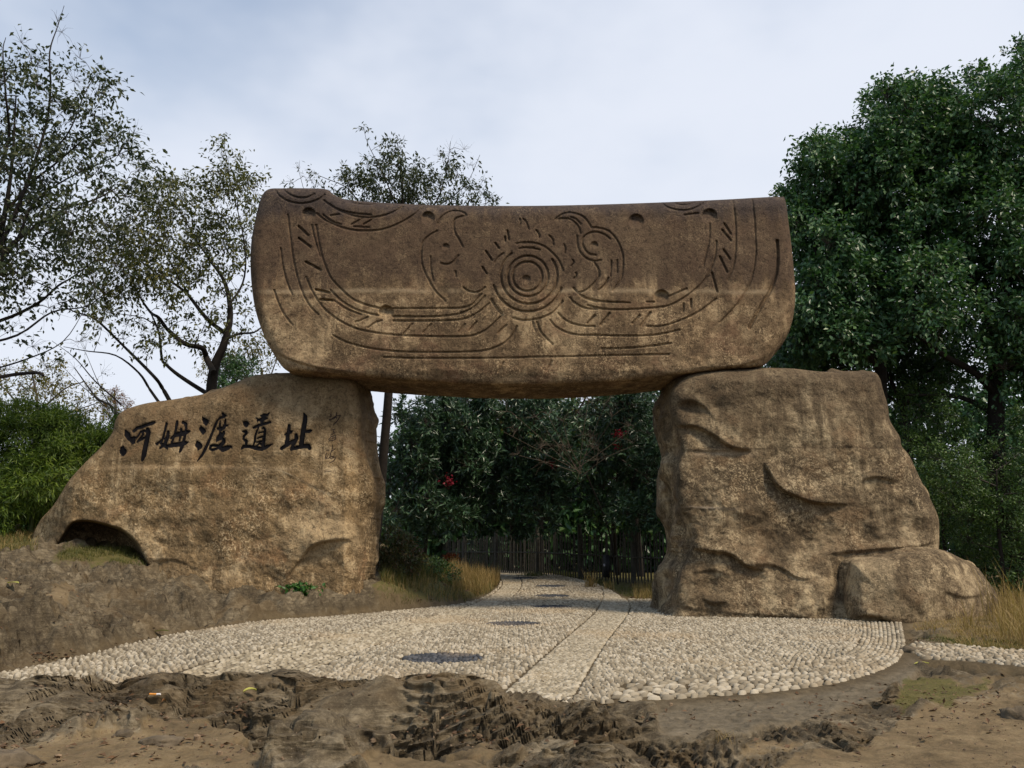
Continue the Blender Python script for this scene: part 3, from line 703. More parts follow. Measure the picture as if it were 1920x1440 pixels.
# ================================================================== THE STONE GATE
def ledges(u, v, L):
    out = np.zeros_like(u)
    for (pl, A_, wa, wb, k) in L:
        pl = catmull(pl, 4); best = np.full(u.shape, 1e9); sg = np.zeros_like(u); tt = np.zeros_like(u); n = len(pl) - 1
        m_ = (u > pl[:, 0].min() - 90) & (u < pl[:, 0].max() + 90) & (v > pl[:, 1].min() - 110) & (v < pl[:, 1].max() + 110)
        if not m_.any(): continue
        uu, vv = u[m_], v[m_]; b = best[m_]; s_ = sg[m_]; t_ = tt[m_]
        for i in range(n):
            d, t = segdist(uu, vv, pl[i], pl[i + 1])
            cr = (pl[i + 1, 0] - pl[i, 0]) * (vv - pl[i, 1]) - (pl[i + 1, 1] - pl[i, 1]) * (uu - pl[i, 0])
            w = d < b; b = np.where(w, d, b); s_ = np.where(w, np.sign(cr), s_); t_ = np.where(w, (i + t) / n, t_)
        tp = np.sin(math.pi * np.clip(t_, 0.0, 1)) ** 0.6
        x = 0.5 + 0.5 * np.tanh(-s_ * b / k)      # 1 above, 0 below (for lines drawn left to right)
        f = A_ * np.exp(-b / wa) * x - 0.7 * A_ * np.exp(-b / wb) * (1 - x)
        out[m_] += f * tp
    return -out                # towards the viewer is minus Y
def blob(u, v, L):
    o = np.zeros_like(u)
    for (a, b, ra, rb, A_, rot) in L:
        c, s_ = math.cos(R(rot)), math.sin(R(rot)); x = ((u - a) * c + (v - b) * s_) / ra; y = (-(u - a) * s_ + (v - b) * c) / rb
        o += A_ * np.exp(-(x * x + y * y))
    return -o

# ---- lintel carvings (traced line by line)
def Z(ox, oy, k): return lambda L: [(ox + x / k, oy + y / k) for x, y in L]
A_, B_, E_, F_, G_ = Z(460, 330, 3.692), Z(980, 330, 3.692), Z(780, 380, 8.727), Z(980, 380, 8.727), Z(860, 520, 7.385)
GR = []   # (points, half width px, depth m)
def g_(f, L, w=2.1, d=0.052):
    for q in L: GR.append((catmull(f(q), 4), w, d))
g_(A_, [[(205,95),(240,140),(300,175),(370,190),(440,185),(510,160),(550,130)],[(265,95),(310,130),(370,150),(430,148),(480,125)],[(545,170),(600,210),(700,260),(800,285),(900,285),(1000,260),(1090,215)],
 [(495,260),(560,310),(650,350),(750,375),(850,380),(950,370),(1050,335),(1150,280),(1240,210)],[(540,270),(600,315),(660,335)],[(580,195),(650,235),(760,260),(870,270)],[(700,165),(760,190),(850,200),(900,195)],
 [(295,270),(310,400),(330,560),(355,680),(390,790),(440,890),(505,960)],
 [(490,340),(510,460),(540,580),(590,700),(660,780),(740,850),(830,890),(925,915)],[(1025,918),(1200,918),(1480,915),(1560,895),(1600,860),(1635,815)],
 [(420,700),(460,790),(530,900),(620,980),(750,1050),(900,1085),(1100,1105),(1400,1112),(1550,1108),(1640,1080),(1710,1030),(1765,975)],
 [(590,790),(660,860),(760,920),(850,950),(930,967)],[(1020,972),(1250,975),(1420,965),(1520,940),(1600,895),(1660,830)],[(620,865),(700,920),(800,960)],[(1025,1003),(1200,1005),(1420,1000),(1530,985),(1620,940),(1690,880)],
 [(1700,860),(1740,920),(1780,965)],[(610,1105),(700,1150),(850,1190),(1050,1215),(1300,1220),(1600,1215),(1720,1190),(1800,1150),(1850,1100),(1880,1040)],
 [(1335,330),(1355,290),(1400,255),(1450,243),(1500,250),(1528,272),(1480,285),(1450,305),(1443,350),(1455,400),(1480,440),(1505,490)],
 [(1330,380),(1270,415),(1230,460),(1218,520),(1220,590),(1240,660),(1270,720),(1310,790),(1385,865)],[(1355,605),(1400,612),(1445,590),(1475,550)],[(1510,770),(1540,795),(1590,806),(1630,795),(1660,770)],
 [(200,790),(230,880),(270,960),(325,1030)]])
g_(A_, [[(370,350),(435,410)],[(370,430),(450,490)],[(420,595),(520,650)],[(490,787),(580,808)],[(520,855),(605,862)]], 2.6, 0.10)
g_(A_, [[(760,1010),(800,1000),(850,975)],[(850,1050),(900,1015),(945,1000)],[(1095,1095),(1160,1020)],[(1230,1085),(1285,1025)],[(1480,1080),(1520,1025)],[(1550,1070),(1600,1010)],[(1750,1090),(1805,1035)],
 [(590,275),(650,265)],[(735,335),(810,295)],[(820,335),(890,295)],[(750,350),(860,357)],[(460,340),(480,430),(520,560)],[(245,500),(260,620),(290,740),(325,820)],[(1283,560),(1285,640),(1300,720)],[(1455,660),(1458,695)]], 1.9, 0.05)
g_(A_, [[(1730,465),(1755,500)],[(1665,520),(1705,580)],[(1640,630),(1670,675)],[(1815,380),(1825,440)],[(1798,420),(1800,450)]], 2.1, 0.09)
GR.append((catmull(A_([(960,1255),(1200,1262),(1500,1262),(1900,1258)]) + B_([(0,1255),(300,1250),(600,1243),(1010,1235)]), 3), 2.0, 0.05))
g_(F_, [[(540,270),(600,220),(680,180),(780,165),(900,190),(1000,240),(1070,320),(1125,408)],[(1125,410),(1220,412),(1350,440),(1450,500),(1540,610),(1600,730),(1640,880),(1640,1050),(1615,1230),(1540,1350),(1480,1440)],
 [(540,270),(680,260),(780,275),(860,330),(920,410),(945,500)],[(890,545),(895,680),(930,790),(1000,880),(1100,940),(1200,955),(1280,940)],[(790,240),(870,270),(950,350)],
 [(1430,590),(1350,530),(1250,490),(1150,485),(1050,520),(985,590),(980,680),(1020,770),(1090,840),(1200,860)],[(1170,980),(1220,1050),(1250,1130),(1240,1230),(1180,1310),(1100,1390),(1020,1440)],
 [(0,655),(180,660),(340,710),(450,790),(560,900),(620,1000),(660,1110)]])
g_(F_, [[(1450,950),(1440,1200)],[(1545,940),(1545,1140)],[(1400,1230),(1350,1330),(1250,1430)],[(220,450),(270,520),(270,570)],[(435,540),(490,600),(505,690)],[(680,690),(700,750),(690,820)],[(820,940),(835,975),(800,1040)],[(870,1150),(880,1200),(840,1240)],[(10,265),(60,320),(100,430)],[(0,735),(150,745),(280,770)]], 1.8, 0.06)
g_(E_, [[(1700,270),(1710,340),(1690,400)],[(1640,670),(1750,655),(1920,655)],[(1690,750),(1800,735),(1920,738)],[(1290,980),(1350,890),(1430,830)]], 2.0, 0.045)
g_(G_, [[(455,300),(500,380),(600,500)],[(560,755),(660,660)],[(1085,620),(1120,720),(1180,810),(1300,925)],[(1540,280),(1600,350),(1700,410),(1800,435),(1920,445)],[(1380,500),(1450,570),(1550,630),(1700,670),(1880,680)],
 [(1270,590),(1320,660),(1420,730),(1550,780),(1700,800),(1920,805)],[(1590,150),(1650,215),(1760,290),(1920,340)],[(1650,215),(1760,180),(1880,80)],[(750,560),(850,590),(950,595),(1080,580),(1200,540),(1300,490),(1400,390),(1440,330)]])
g_(G_, [[(1025,620),(1050,730)],[(550,1310),(620,1180)],[(1220,1290),(1290,1160)]], 2.2, 0.035)
g_(B_, [[(965,185),(1000,215),(1070,235),(1150,235),(1210,215),(1250,190)],[(1040,185),(1090,200),(1150,198),(1190,185)],[(1120,270),(1215,258)],[(1455,175),(1470,280),(1475,400),(1475,500),(1460,620),(1420,720)],
 [(1590,170),(1605,300),(1610,420),(1615,520),(1600,640),(1570,750),(1500,870),(1420,960),(1365,1015)],[(1295,330),(1290,450),(1250,620)],
 [(1340,450),(1335,540),(1300,650),(1260,720),(1190,790),(1090,860),(1000,900),(880,915),(700,925),(550,920),(450,895)],[(1010,835),(1080,805),(1135,780)],[(450,850),(560,870),(740,878)],[(860,872),(910,872)],
 [(860,1040),(960,1040),(1080,1005),(1200,950),(1290,890),(1340,850)],[(420,1100),(600,1105),(850,1105),(980,1090),(1085,1065)],[(550,1195),(700,1193),(870,1180),(1025,1158)]])
g_(B_, [[(1760,450),(1765,560),(1755,680),(1710,800),(1650,900),(1570,1050)]], 3.4, 0.10)
g_(B_, [[(450,1020),(500,965)],[(540,1030),(600,950)],[(760,1020),(810,965)],[(820,1035),(885,945)],[(1380,375),(1440,445)],[(1395,330),(1440,400)],[(1390,510),(1435,575)],[(1365,560),(1415,665)],[(1310,670),(1345,800)],[(1110,940),(1115,885)],[(1165,905),(1165,855)]], 2.3, 0.075)
def arc(cx, cy, r, a0, a1, ry=None):
    t = np.radians(np.linspace(a0, a1, 40)); return np.stack([cx + r * np.cos(t), cy + (ry or r) * np.sin(t)], 1)
GR += [(arc(989, 518.5, 27.6, 0, 360), 2.4, 0.065), (arc(990, 518, 38, 0, 360), 2.4, 0.065), (arc(992, 517, 53, -35, 232), 2.5, 0.065), (arc(990, 518, 66.5, 20, 165), 2.4, 0.062)]
DIM = [(579,402,13,.13),(802.6,409,12.5,.13),(724,586,14,.14),(836,463,6.8,.07),(986.5,524,8.2,.07),(1114,460,7.2,.07),(1192.6,415,14,.13),(1330,405,14,.13),(1240,557,14,.13)]
LY = 21.0
LINT = [(503,355),(530,353),(580,353),(612,355),(628,366),(650,374),(700,379),(800,384),(960,386),(1100,384),(1250,379),(1360,374),(1430,370),(1462,369),(1472,374),(1479,420),(1487,490),(1491,545),(1488,590),(1476,630),(1456,660),(1432,684),
        (1400,689),(1350,693),(1290,700),(1200,712),(1100,719),(1000,722),(900,721),(800,716),(700,709),(620,701),(560,697),(535,693),(512,662),(492,622),(477,572),(470,510),(471,455),(480,405),(490,370)]
def lint_relief(g, s):
    u, v = g.U, g.V
    D = np.zeros_like(u); C = np.zeros_like(u)
    for (pl, w, d) in GR:
        for i in range(len(pl) - 1):
            wn_ = g.win(pl[i], pl[i + 1], w + 1)
            e, _ = segdist(u[wn_], v[wn_], pl[i], pl[i + 1])
            C[wn_] = np.maximum(C[wn_], d * np.clip(1 - (e / w) ** 2, 0, 1) ** 0.7)
    for (a, b, r_, dd) in DIM:
        e = np.hypot(u - a, v - b); C = np.maximum(C, dd * np.clip(1 - (e / r_) ** 5, 0, 1) ** 0.6 * (1 - 0.85 * sstep(-r_ * .75, r_, v - b)))
    D += C
    # the ground between the carved bands lies a little deeper
    D += -0.10 * np.sin(math.pi * np.clip((u - 470) / 1020, 0, 1)) - 0.12 * np.sin(math.pi * np.clip((v - 370) / 350, 0, 1))
    D += 0.05 * fbm(u * 0.006, v * 0.006, 1, 3) + 0.008 * fbm(u * 0.05, v * 0.05, 2, 3)
    low = sstep(610, 700, v); D += low * (0.02 * fbm(u * 0.03, v * 0.05, 4, 3) + 0.10 * sstep(690, 722, v))
    # chipped flare over the left pillar
    D += ledges(u, v, [([(505,652),(540,672),(600,690),(680,702)], 0.05, 14, 10, 2.0)])
    D += ledges(u, v, [([(1290,690),(1370,688),(1430,672),(1462,650)], 0.04, 14, 10, 2.0)])
    return D
def Zat(u, v, Y): return float(P(u, v, Y)[2])
TAN = dict(dark=(0.10, 0.068, 0.038), mid=(0.235, 0.165, 0.095), light=(0.47, 0.36, 0.225))
zs = Zat(900, 550, LY)
M_lint = stone_mat("lintel_stone", (0.085, 0.056, 0.030), (0.215, 0.142, 0.074), (0.56, 0.41, 0.225),
    seams=[(zs, 0.0, -7.2, 7.4, 0.11, (0.42, 0.32, 0.19), 0.55)], stain=(zs - 0.1, zs + 0.5, (0.085, 0.054, 0.033), 0.82), speck=0.8, warm=(0.20, 0.11, 0.06), spk_scale=15, rough=0.6, top=(Zat(900, 425, LY), Zat(900, 385, LY), (0.045, 0.036, 0.034)))
LB = P(975, 700, LY); LB[1] = LY + 1
lint, *_ = stone("stone_lintel", LINT, LY, 2.15, 1.4, lambda U, V_: 20 - 10 * sstep(660, 700, V_) * sstep(520, 620, U) + 26 * sstep(1400, 1480, U) * sstep(600, 680, V_), lint_relief, M_lint, loc=LB, wall_amp=0.06, seed=2.0)
tag(lint, "giant carved lintel stone laid across two boulder pillars, with sun circles and bird heads", "lintel")

# ---- left pillar with the carved place name
PY = 21.6
LEFT = [(57,1031),(61,1004),(76,975),(99,949),(114,926),(131,899),(163,864),(187,841),(210,812),(216,789),(230,771),(270,757),(330,748),(390,737),(430,722),(470,706),(500,701),(535,699),(600,699),(640,701),(662,705),(671,716),(674,745),(680,780),(685,830),(692,870),(701,898),(699,934),(693,958),(692,985),(684,1030),(676,1080),(672,1130),(560,1140),(420,1125),(330,1110),(200,1085),(110,1080),(45,1075)]
def chars():
    Ck = 13.714
    def T(ox, oy, k, L): return [[(ox + x / k, oy + y / k, max(w / k, 0.45)) for x, y, w in st] for st in L]
    c1 = T(220, 770, Ck, [[(150,910,15),(130,980,60),(150,1050,92),(145,1110,55)],[(215,520,30),(260,620,75),(300,720,50)],[(300,700,50),(390,760,80),(420,810,45)],[(400,760,30),(372,880,10)],[(430,690,30),(500,700,20),(600,540,25),(690,520,30),(760,540,20)],
        [(425,520,40),(520,440,38),(600,430,42),(760,360,40),(900,320,45),(960,300,28)],[(650,540,35),(660,620,25),(510,800,20)],[(510,805,20),(560,760,32),(740,680,28)],[(780,480,50),(800,560,58),(760,750,60),(720,950,62),(680,1150,62),(640,1280,30)]])
    c2 = T(220, 770, Ck, [[(1265,330,32),(1240,450,30),(1180,680,28),(1130,820,25)],[(1260,690,12),(1150,740,22),(1020,860,32),(990,840,15)],[(1310,540,35),(1290,680,50),(1220,860,45),(1100,960,25)],[(1120,850,25),(1200,890,50),(1290,980,20)],
        [(1535,280,32),(1530,360,35),(1480,600,28),(1400,830,28)],[(1690,300,38),(1760,340,38),(1770,450,28),(1720,720,35),(1660,930,45),(1610,1050,28)],[(1380,710,25),(1500,620,52),(1650,590,62),(1760,560,58),(1850,530,25)],[(1640,470,30),(1640,560,32)],[(1620,650,28),(1595,770,18)],
        [(1260,920,35),(1400,890,52),(1600,860,58),(1750,830,48),(1820,810,12)]])
    c3 = T(350, 765, Ck, [[(410,240,15),(450,300,50),(490,350,75),(495,410,40)],[(365,460,10),(380,540,60),(425,590,70),(420,650,30)],[(270,880,35),(300,950,80),(330,980,75),(295,1075,20)],[(920,140,25),(960,190,45),(1000,200,26)],
        [(970,240,20),(880,240,28),(810,300,22),(760,380,32),(680,580,28),(590,810,35),(500,1010,38),(400,1200,32),(270,1370,10)],[(860,340,18),(850,500,28)],[(1000,290,18),(980,420,28),(950,500,40)],[(980,470,32),(1060,440,16)],[(800,530,30),(880,540,50),(960,510,35)],
        [(850,600,15),(880,680,55),(820,780,62),(770,850,22)],[(960,600,25),(950,650,40),(890,740,45)],[(900,780,35),(955,810,40),(950,880,48),(880,950,50)],[(850,980,38),(700,960,32),(620,970,32),(600,1050,32),(660,1080,32),(780,1040,28)],[(800,1000,35),(930,1060,68),(1050,1020,60),(1130,990,30),(1170,1040,8)]])
    c4 = T(450, 765, Ck, [[(80,350,12),(155,410,76),(165,460,36)],[(70,600,16),(150,610,42),(160,640,28)],[(170,640,32),(90,740,28),(90,800,26),(160,850,40),(160,930,28)],[(50,1040,28),(90,990,38),(250,990,40),(420,1030,52),(560,1050,52),(680,1000,48),(830,930,8)],
        [(410,250,14),(460,290,20),(440,380,8)],[(450,320,22),(540,300,42),(600,280,52),(700,260,22)],[(530,200,18),(620,190,50),(700,180,30),(755,120,12)],[(590,250,45),(560,350,45)],[(350,510,26),(500,440,36),(650,400,32),(780,365,26)],
        [(480,490,18),(430,600,24),(390,720,26),(380,850,28),(345,950,18)],[(570,520,22),(610,500,22),(640,560,28),(630,700,32),(610,850,42),(590,980,42)],[(480,640,16),(600,610,18)],[(440,780,14),(600,730,22)],[(430,880,16),(540,860,26)],[(410,990,18),(500,910,22),(590,960,28)]])
    c5 = T(450, 765, Ck, [[(1265,450,38),(1260,530,42),(1225,700,52),(1220,820,52),(1180,900,36)],[(1160,680,22),(1300,620,38),(1345,590,16)],[(1070,1040,42),(1200,950,50),(1330,870,46),(1420,830,36)],[(1440,690,38),(1450,790,50),(1380,930,46),(1320,1040,32)],
        [(1640,130,16),(1680,220,52),(1670,350,58),(1640,500,60),(1610,700,62),(1580,920,62)],[(1700,610,32),(1770,600,46),(1820,580,32)],[(1320,1060,36),(1450,1020,46),(1650,980,52),(1760,980,56),(1790,1040,42)]])
    k2 = 11.077
    s1 = T(590, 760, k2, [[(320,180,7),(345,200,9),(320,250,7)],[(310,290,14),(320,330,7)],[(330,300,7),(420,250,20),(450,220,11),(455,150,9)],[(450,215,7),(535,210,9),(480,310,11),(380,415,5)],[(450,250,10),(460,280,7)]])
    s2 = T(590, 760, k2, [[(345,510,6),(410,500,7),(385,550,6),(430,560,5),(330,620,6)],[(290,710,7),(350,640,7),(440,630,7),(430,710,6)],[(290,715,7),(330,740,7),(430,710,6)],[(380,640,6),(375,700,6)],[(350,690,5),(420,670,5)]])
    s3 = T(590, 760, k2, [[(250,930,9),(290,925,9)],[(245,990,7),(225,1080,9),(240,1115,7),(290,1010,6)],[(370,820,7),(365,900,7),(330,1000,7),(310,1090,7),(350,1110,7),(395,1080,7),(405,1000,6)],[(350,950,7),(425,905,9)],[(270,1110,6),(350,1060,6),(435,1090,7),(400,1150,7),(300,1195,5)]])
    s4 = T(590, 760, k2, [[(210,1366,5),(350,1366,5)]])
    return [c1, c2, c3, c4, c5], [s1, s2, s3, s4]
CH, SG = chars()
ARCH = [(99,1045),(108,1020),(117,1003),(134,979),(160,975),(185,978),(225,990),(250,1008),(266,1030),(277,1053),(282,1072),(200,1095),(100,1080)]
def left_relief(g, s):
    u, v = g.U, g.V
    D = 0.10 * fbm(u * 0.008, v * 0.008, 5, 3) + 0.012 * fbm(u * 0.035, v * 0.035, 6, 4)
    rough = sstep(860, 920, v); D += rough * (0.045 * fbm(u * 0.022, v * 0.022, 9, 4) - 0.05 * np.abs(fbm(u * 0.014, v * 0.014, 19, 4)) + 0.014 * fbm(u * .10, v * .10, 9, 3))
    # right chamfer facing the passage
    k = sstep(780, 900, v); D += k * np.maximum(u - 646 - 6 * fbm(0 * u, v * 0.02, 2, 2), 0) * 0.011
    D += 0.9 * sstep(0, 1, (137 - u) / 110) * sstep(800, 930, v)            # left facet turns away
    D += 0.006 * np.maximum(137 + (900 - v) * 0.0 - u, 0) * sstep(850, 900, v)
    ar = -g.sdf_poly(catmull(ARCH, 4, True), 30)
    D += 1.55 * sstep(0, 7, ar) + 0.25 * sstep(5, 28, ar)
    D += ledges(u, v, [([(535,1085),(565,1048),(590,1022),(640,1012),(660,1016)], 0.12, 26, 34, 2.5), ([(275,1055),(330,1050),(380,1075)], 0.05, 22, 16, 3), ([(520,880),(560,900),(630,930)], 0.018, 14, 10, 2.0)])
    D += blob(u, v, [(360,840,190,70,0.10,-8), (470,960,150,60,0.10,10), (600,1050,26,26,-0.10,0), (700,900,16,40,0.22,0), (690,815,14,22,-0.12,0)])
    # the wedge under the break of slope steps back from the inscription face
    D += -0.035 * sstep(874, 882, v + 0.02 * (u - 200)) * sstep(560, 300, u)
    allc = g.sdf_strokes([st for c in CH for st in c], 6); D += 0.045 * sstep(0.8, -1.0, allc)
    alls = g.sdf_strokes([st for c in SG for st in c], 6); D += 0.018 * sstep(0.8, -0.6, alls)
    return D
zl = Zat(300, 877, PY)
M_left = stone_mat("left_pillar_stone", (0.125, 0.082, 0.038), (0.29, 0.198, 0.094), (0.66, 0.50, 0.28),
    seams=[(Zat(520, 880, PY) + 0.46 * float(P(520, 880, PY)[0]) * -1 * -1, -0.46, -6.5, -4.4, 0.035, (0.60, 0.48, 0.30), 0.7), (zl - 0.02 * 0, -0.018, -11.5, -6.0, 0.03, (0.10, 0.06, 0.03), 0.5), (zl - 0.16, -0.018, -11.5, -4.5, 0.10, (0.40, 0.30, 0.18), 0.25)],
    stain=(zl - 0.1, zl + 1.6, (0.155, 0.105, 0.055), 0.6), speck=0.85, warm=(0.29, 0.165, 0.075), spk_scale=11)
base = P(400, 1100, PY); base[1] = PY + 1.2
lp_, gL, DL, _ = stone("stone_pillar", LEFT, PY, 2.6, 2.0, lambda U, V_: 16 + 12 * sstep(900, 700, V_), left_relief, M_left, loc=base, wall_amp=0.20, bulge=0.10, seed=5.0)
tag(lp_, "broad boulder pillar with five black carved characters, under the left end of the lintel", "pillar", "boulder pillars under the lintel")
INK = plain("black_paint", (0.008, 0.007, 0.008), 0.85, 0.4, 14, 0.4, 0.01, spec=0.1)
for i, c in enumerate(CH):
    a = np.array([q[:2] for st in c for q in st]); g2 = Grid(a[:, 0].min() - 8, a[:, 1].min() - 8, a[:, 0].max() + 8, a[:, 1].max() + 8, 0.5)
    s2 = g2.sdf_strokes(c, 6) + 0.35 * fbm(g2.U * 0.5, g2.V * 0.5, i, 2)
    o = sheet_from_sdf("carved_character", g2, s2, gL, DL, PY, 0.016, INK, lp_)
INK2 = plain("faded_paint", (0.035, 0.018, 0.012), 0.7, 0.4, 14, 0.3, 0.01)
for i, c in enumerate(SG):
    a = np.array([q[:2] for st in c for q in st]); g2 = Grid(a[:, 0].min() - 4, a[:, 1].min() - 4, a[:, 0].max() + 4, a[:, 1].max() + 4, 0.3)
    o = sheet_from_sdf("signature_character" if i < 3 else "signature_dash", g2, g2.sdf_strokes(c, 4), gL, DL, PY, 0.012, INK2, lp_)
    o["label"] = "small thin brush signature stroke"

# ---- right pillar
QY = 20.9
RIGHT = [(1290,703),(1330,697),(1390,693),(1440,690),(1485,691),(1530,696),(1567,698),(1600,696),(1637,697),(1650,710),(1656,732),(1665,762),(1669,789),(1687,819),(1691,837),(1706,856),(1725,897),(1744,935),(1759,969),(1761,999),(1760,1030),(1752,1080),(1745,1160),(1700,1210),
         (1500,1200),(1330,1190),(1258,1175),(1264,1140),(1270,1100),(1276,1072),(1292,1040),(1294,1010),(1284,975),(1271,942),(1270,900),(1270,875),(1277,840),(1268,807),(1258,780),(1256,750),(1264,727)]
def right_relief(g, s):
    u, v = g.U, g.V
    D = 0.16 * fbm(u * 0.007, v * 0.007, 15, 3) + (0.4 + 0.6 * sstep(820, 960, v)) * (0.05 * fbm(u * 0.022, v * 0.03, 16, 4) - 0.10 * np.abs(fbm(u * 0.012, v * 0.016, 31, 4))) + 0.010 * fbm(u * .10, v * .10, 9, 3)
    D += -0.30 * sstep(700, 1000, v) - 0.75 * sstep(980, 1170, v) * sstep(1250, 1700, u) - 0.25 * sstep(1000, 1170, v)
    D += ledges(u, v, [([(1432,868),(1442,885),(1455,910),(1490,930),(1530,943),(1590,946)], 0.26, 46, 26, 2.2),
        ([(1262,800),(1300,800),(1335,815),(1370,838),(1410,846)], 0.17, 34, 30, 3.0), ([(1270,762),(1290,752),(1315,760),(1345,790)], 0.09, 18, 18, 3),
        ([(1296,1028),(1330,1034),(1370,1040),(1400,1062),(1440,1072)], 0.20, 28, 26, 2.6), ([(1400,1062),(1450,1060),(1500,1085),(1540,1080)], 0.09, 22, 20, 3),
        ([(1540,1040),(1590,1036),(1650,1030),(1720,1026),(1765,1012)], 0.10, 24, 18, 3), ([(1315,1120),(1335,1132),(1365,1128)], 0.08, 20, 14, 2.5), ([(1300,1075),(1340,1070),(1370,1082)], 0.07, 14, 16, 2.5),
        ([(1610,906),(1640,894),(1680,905)], 0.06, 18, 22, 2.5), ([(1280,1140),(1400,1152),(1560,1160)], 0.05, 18, 16, 3), ([(1560,840),(1600,838),(1700,838)], 0.02, 20, 10, 2), ([(1275,842),(1340,846),(1450,840)], 0.05, 20, 16, 2.4),
        ([(1285,952),(1330,955),(1400,950)], 0.025, 14, 12, 2)])
    D += blob(u, v, [(1330,1105,20,16,-0.12,0), (1290,765,22,12,-0.10,20), (1445,720,60,26,0.10,-10), (1600,860,70,40,0.12,10), (1380,930,50,40,0.14,0), (1500,1010,60,24,-0.12,0), (1575,1110,14,60,-0.35,4), (1350,770,26,14,-0.08,30)])
    return D
zr = Zat(1500, 841, QY)
M_right = stone_mat("right_pillar_stone", (0.070, 0.050, 0.027), (0.165, 0.118, 0.064), (0.50, 0.39, 0.225),
    seams=[(zr, 0.0, 4.6, 10.5, 0.03, (0.08, 0.05, 0.03), 0.55), (Zat(1500, 953, QY), 0.0, 4.2, 6.2, 0.05, (0.40, 0.32, 0.22), 0.6), (zr - 0.14, 0.0, 4.2, 6.6, 0.14, (0.36, 0.28, 0.18), 0.5), (Zat(1500, 872, QY + 1.5), 0.0, 3.3, 4.55, 0.06, (0.40, 0.33, 0.24), 0.7), (Zat(1500, 975, QY + 1.5), 0.0, 3.3, 4.55, 0.06, (0.40, 0.33, 0.24), 0.7)],
    stain=(zr + 0.2, zr + 2.2, (0.11, 0.078, 0.045), 0.6), speck=0.82, warm=(0.20, 0.125, 0.062), spk_scale=11)
base = P(1500, 1160, QY); base[1] = QY + 1; base[2] = 0
rp_, *_ = stone("stone_pillar", RIGHT, QY, 3.1, 2.0, lambda U, V_: 26 + 6 * sstep(1500, 1700, U), right_relief, M_right, loc=base, wall_amp=0.30, bulge=0.10, seed=9.0)
tag(rp_, "rough brown boulder pillar with a curved gash, under the right end of the lintel", "pillar", "boulder pillars under the lintel")
FOOT = [(1584,1095),(1590,1068),(1600,1049),(1650,1041),(1700,1036),(1760,1030),(1800,1046),(1830,1062),(1849,1085),(1867,1111),(1873,1134),(1868,1160),(1860,1200),(1800,1225),(1690,1225),(1610,1210),(1588,1160),(1582,1125)]
def foot_relief(g, s):
    u, v = g.U, g.V
    D = 0.14 * fbm(u * 0.011, v * 0.011, 25, 3) + 0.025 * fbm(u * 0.04, v * 0.04, 26, 4) + 0.008 * fbm(u * .10, v * .10, 9, 3)
    D += 0.006 * np.maximum(u - 1740, 0) + ledges(u, v, [([(1600,1160),(1640,1156),(1680,1172),(1720,1176)], 0.12, 26, 16, 2.5), ([(1770,1110),(1810,1120),(1860,1112)], 0.08, 20, 16, 3)])
    return D
ft, *_ = stone("foot_boulder", FOOT, 19.0, 2.6, 2.0, 74, foot_relief, M_right, parent=rp_, wall_amp=0.2, seed=12.0)

# ================================================================== VEGETATION
def unit(a): return a / (np.linalg.norm(a, axis=-1, keepdims=True) + 1e-9)
def leaf_geo(C, D, N, L, Wd, fold=0.12):
    D = unit(D); Sd = unit(np.cross(D, N)); U = np.cross(Sd, D)
    L = np.broadcast_to(L, (len(C),))[:, None]; Wd = np.broadcast_to(Wd, (len(C),))[:, None]
    m = C + D * L * 0.45
    V = np.stack([C, m + Sd * Wd * 0.5 + U * Wd * fold, C + D * L - U * L * 0.06, m - Sd * Wd * 0.5 + U * Wd * fold], 1)
    i = np.arange(len(C))[:, None] * 4
    Fc = np.concatenate([i + np.array([[0, 1, 2]]), i + np.array([[0, 2, 3]])])
    return V.reshape(-1, 3), Fc
def curve3(a, b, sag=0.12, n=6, wob=0.06):
    a, b = np.asarray(a, float), np.asarray(b, float); L = np.linalg.norm(b - a)
    m1 = a + (b - a) * 0.35 + rng.normal(size=3) * L * wob + np.array([0, 0, sag * L * 0.5]); m2 = a + (b - a) * 0.7 + rng.normal(size=3) * L * wob + np.array([0, 0, sag * L * 0.6])
    return catmull3([a, m1, m2, b], max(2, n // 3))
def catmull3(pts, n=4):
    p = np.asarray(pts, float); q = np.concatenate([2 * p[:1] - p[1:2], p, 2 * p[-1:] - p[-2:-1]]); o = []
    for i in range(1, len(q) - 2):
        a, b, c, d = q[i - 1], q[i], q[i + 1], q[i + 2]
        for k in range(n):
            t = k / n; o.append(0.5 * ((2 * b) + (-a + c) * t + (2 * a - 5 * b + 4 * c - d) * t * t + (-a + 3 * b - 3 * c + d) * t ** 3))
    o.append(p[-1]); return np.array(o)
BARK = plain("dark_bark", (0.017, 0.013, 0.010), 0.9, 0.4, 9, 0.6, 0.02)
BARK2 = plain("grey_bark", (0.075, 0.063, 0.05), 0.9, 0.4, 9, 0.6, 0.02)
TWIG = plain("twig_bark", (0.055, 0.045, 0.036), 0.9, 0.3, 12, 0.3, 0.01)
def px(L): return np.array([P(a, b, c) for a, b, c in L])
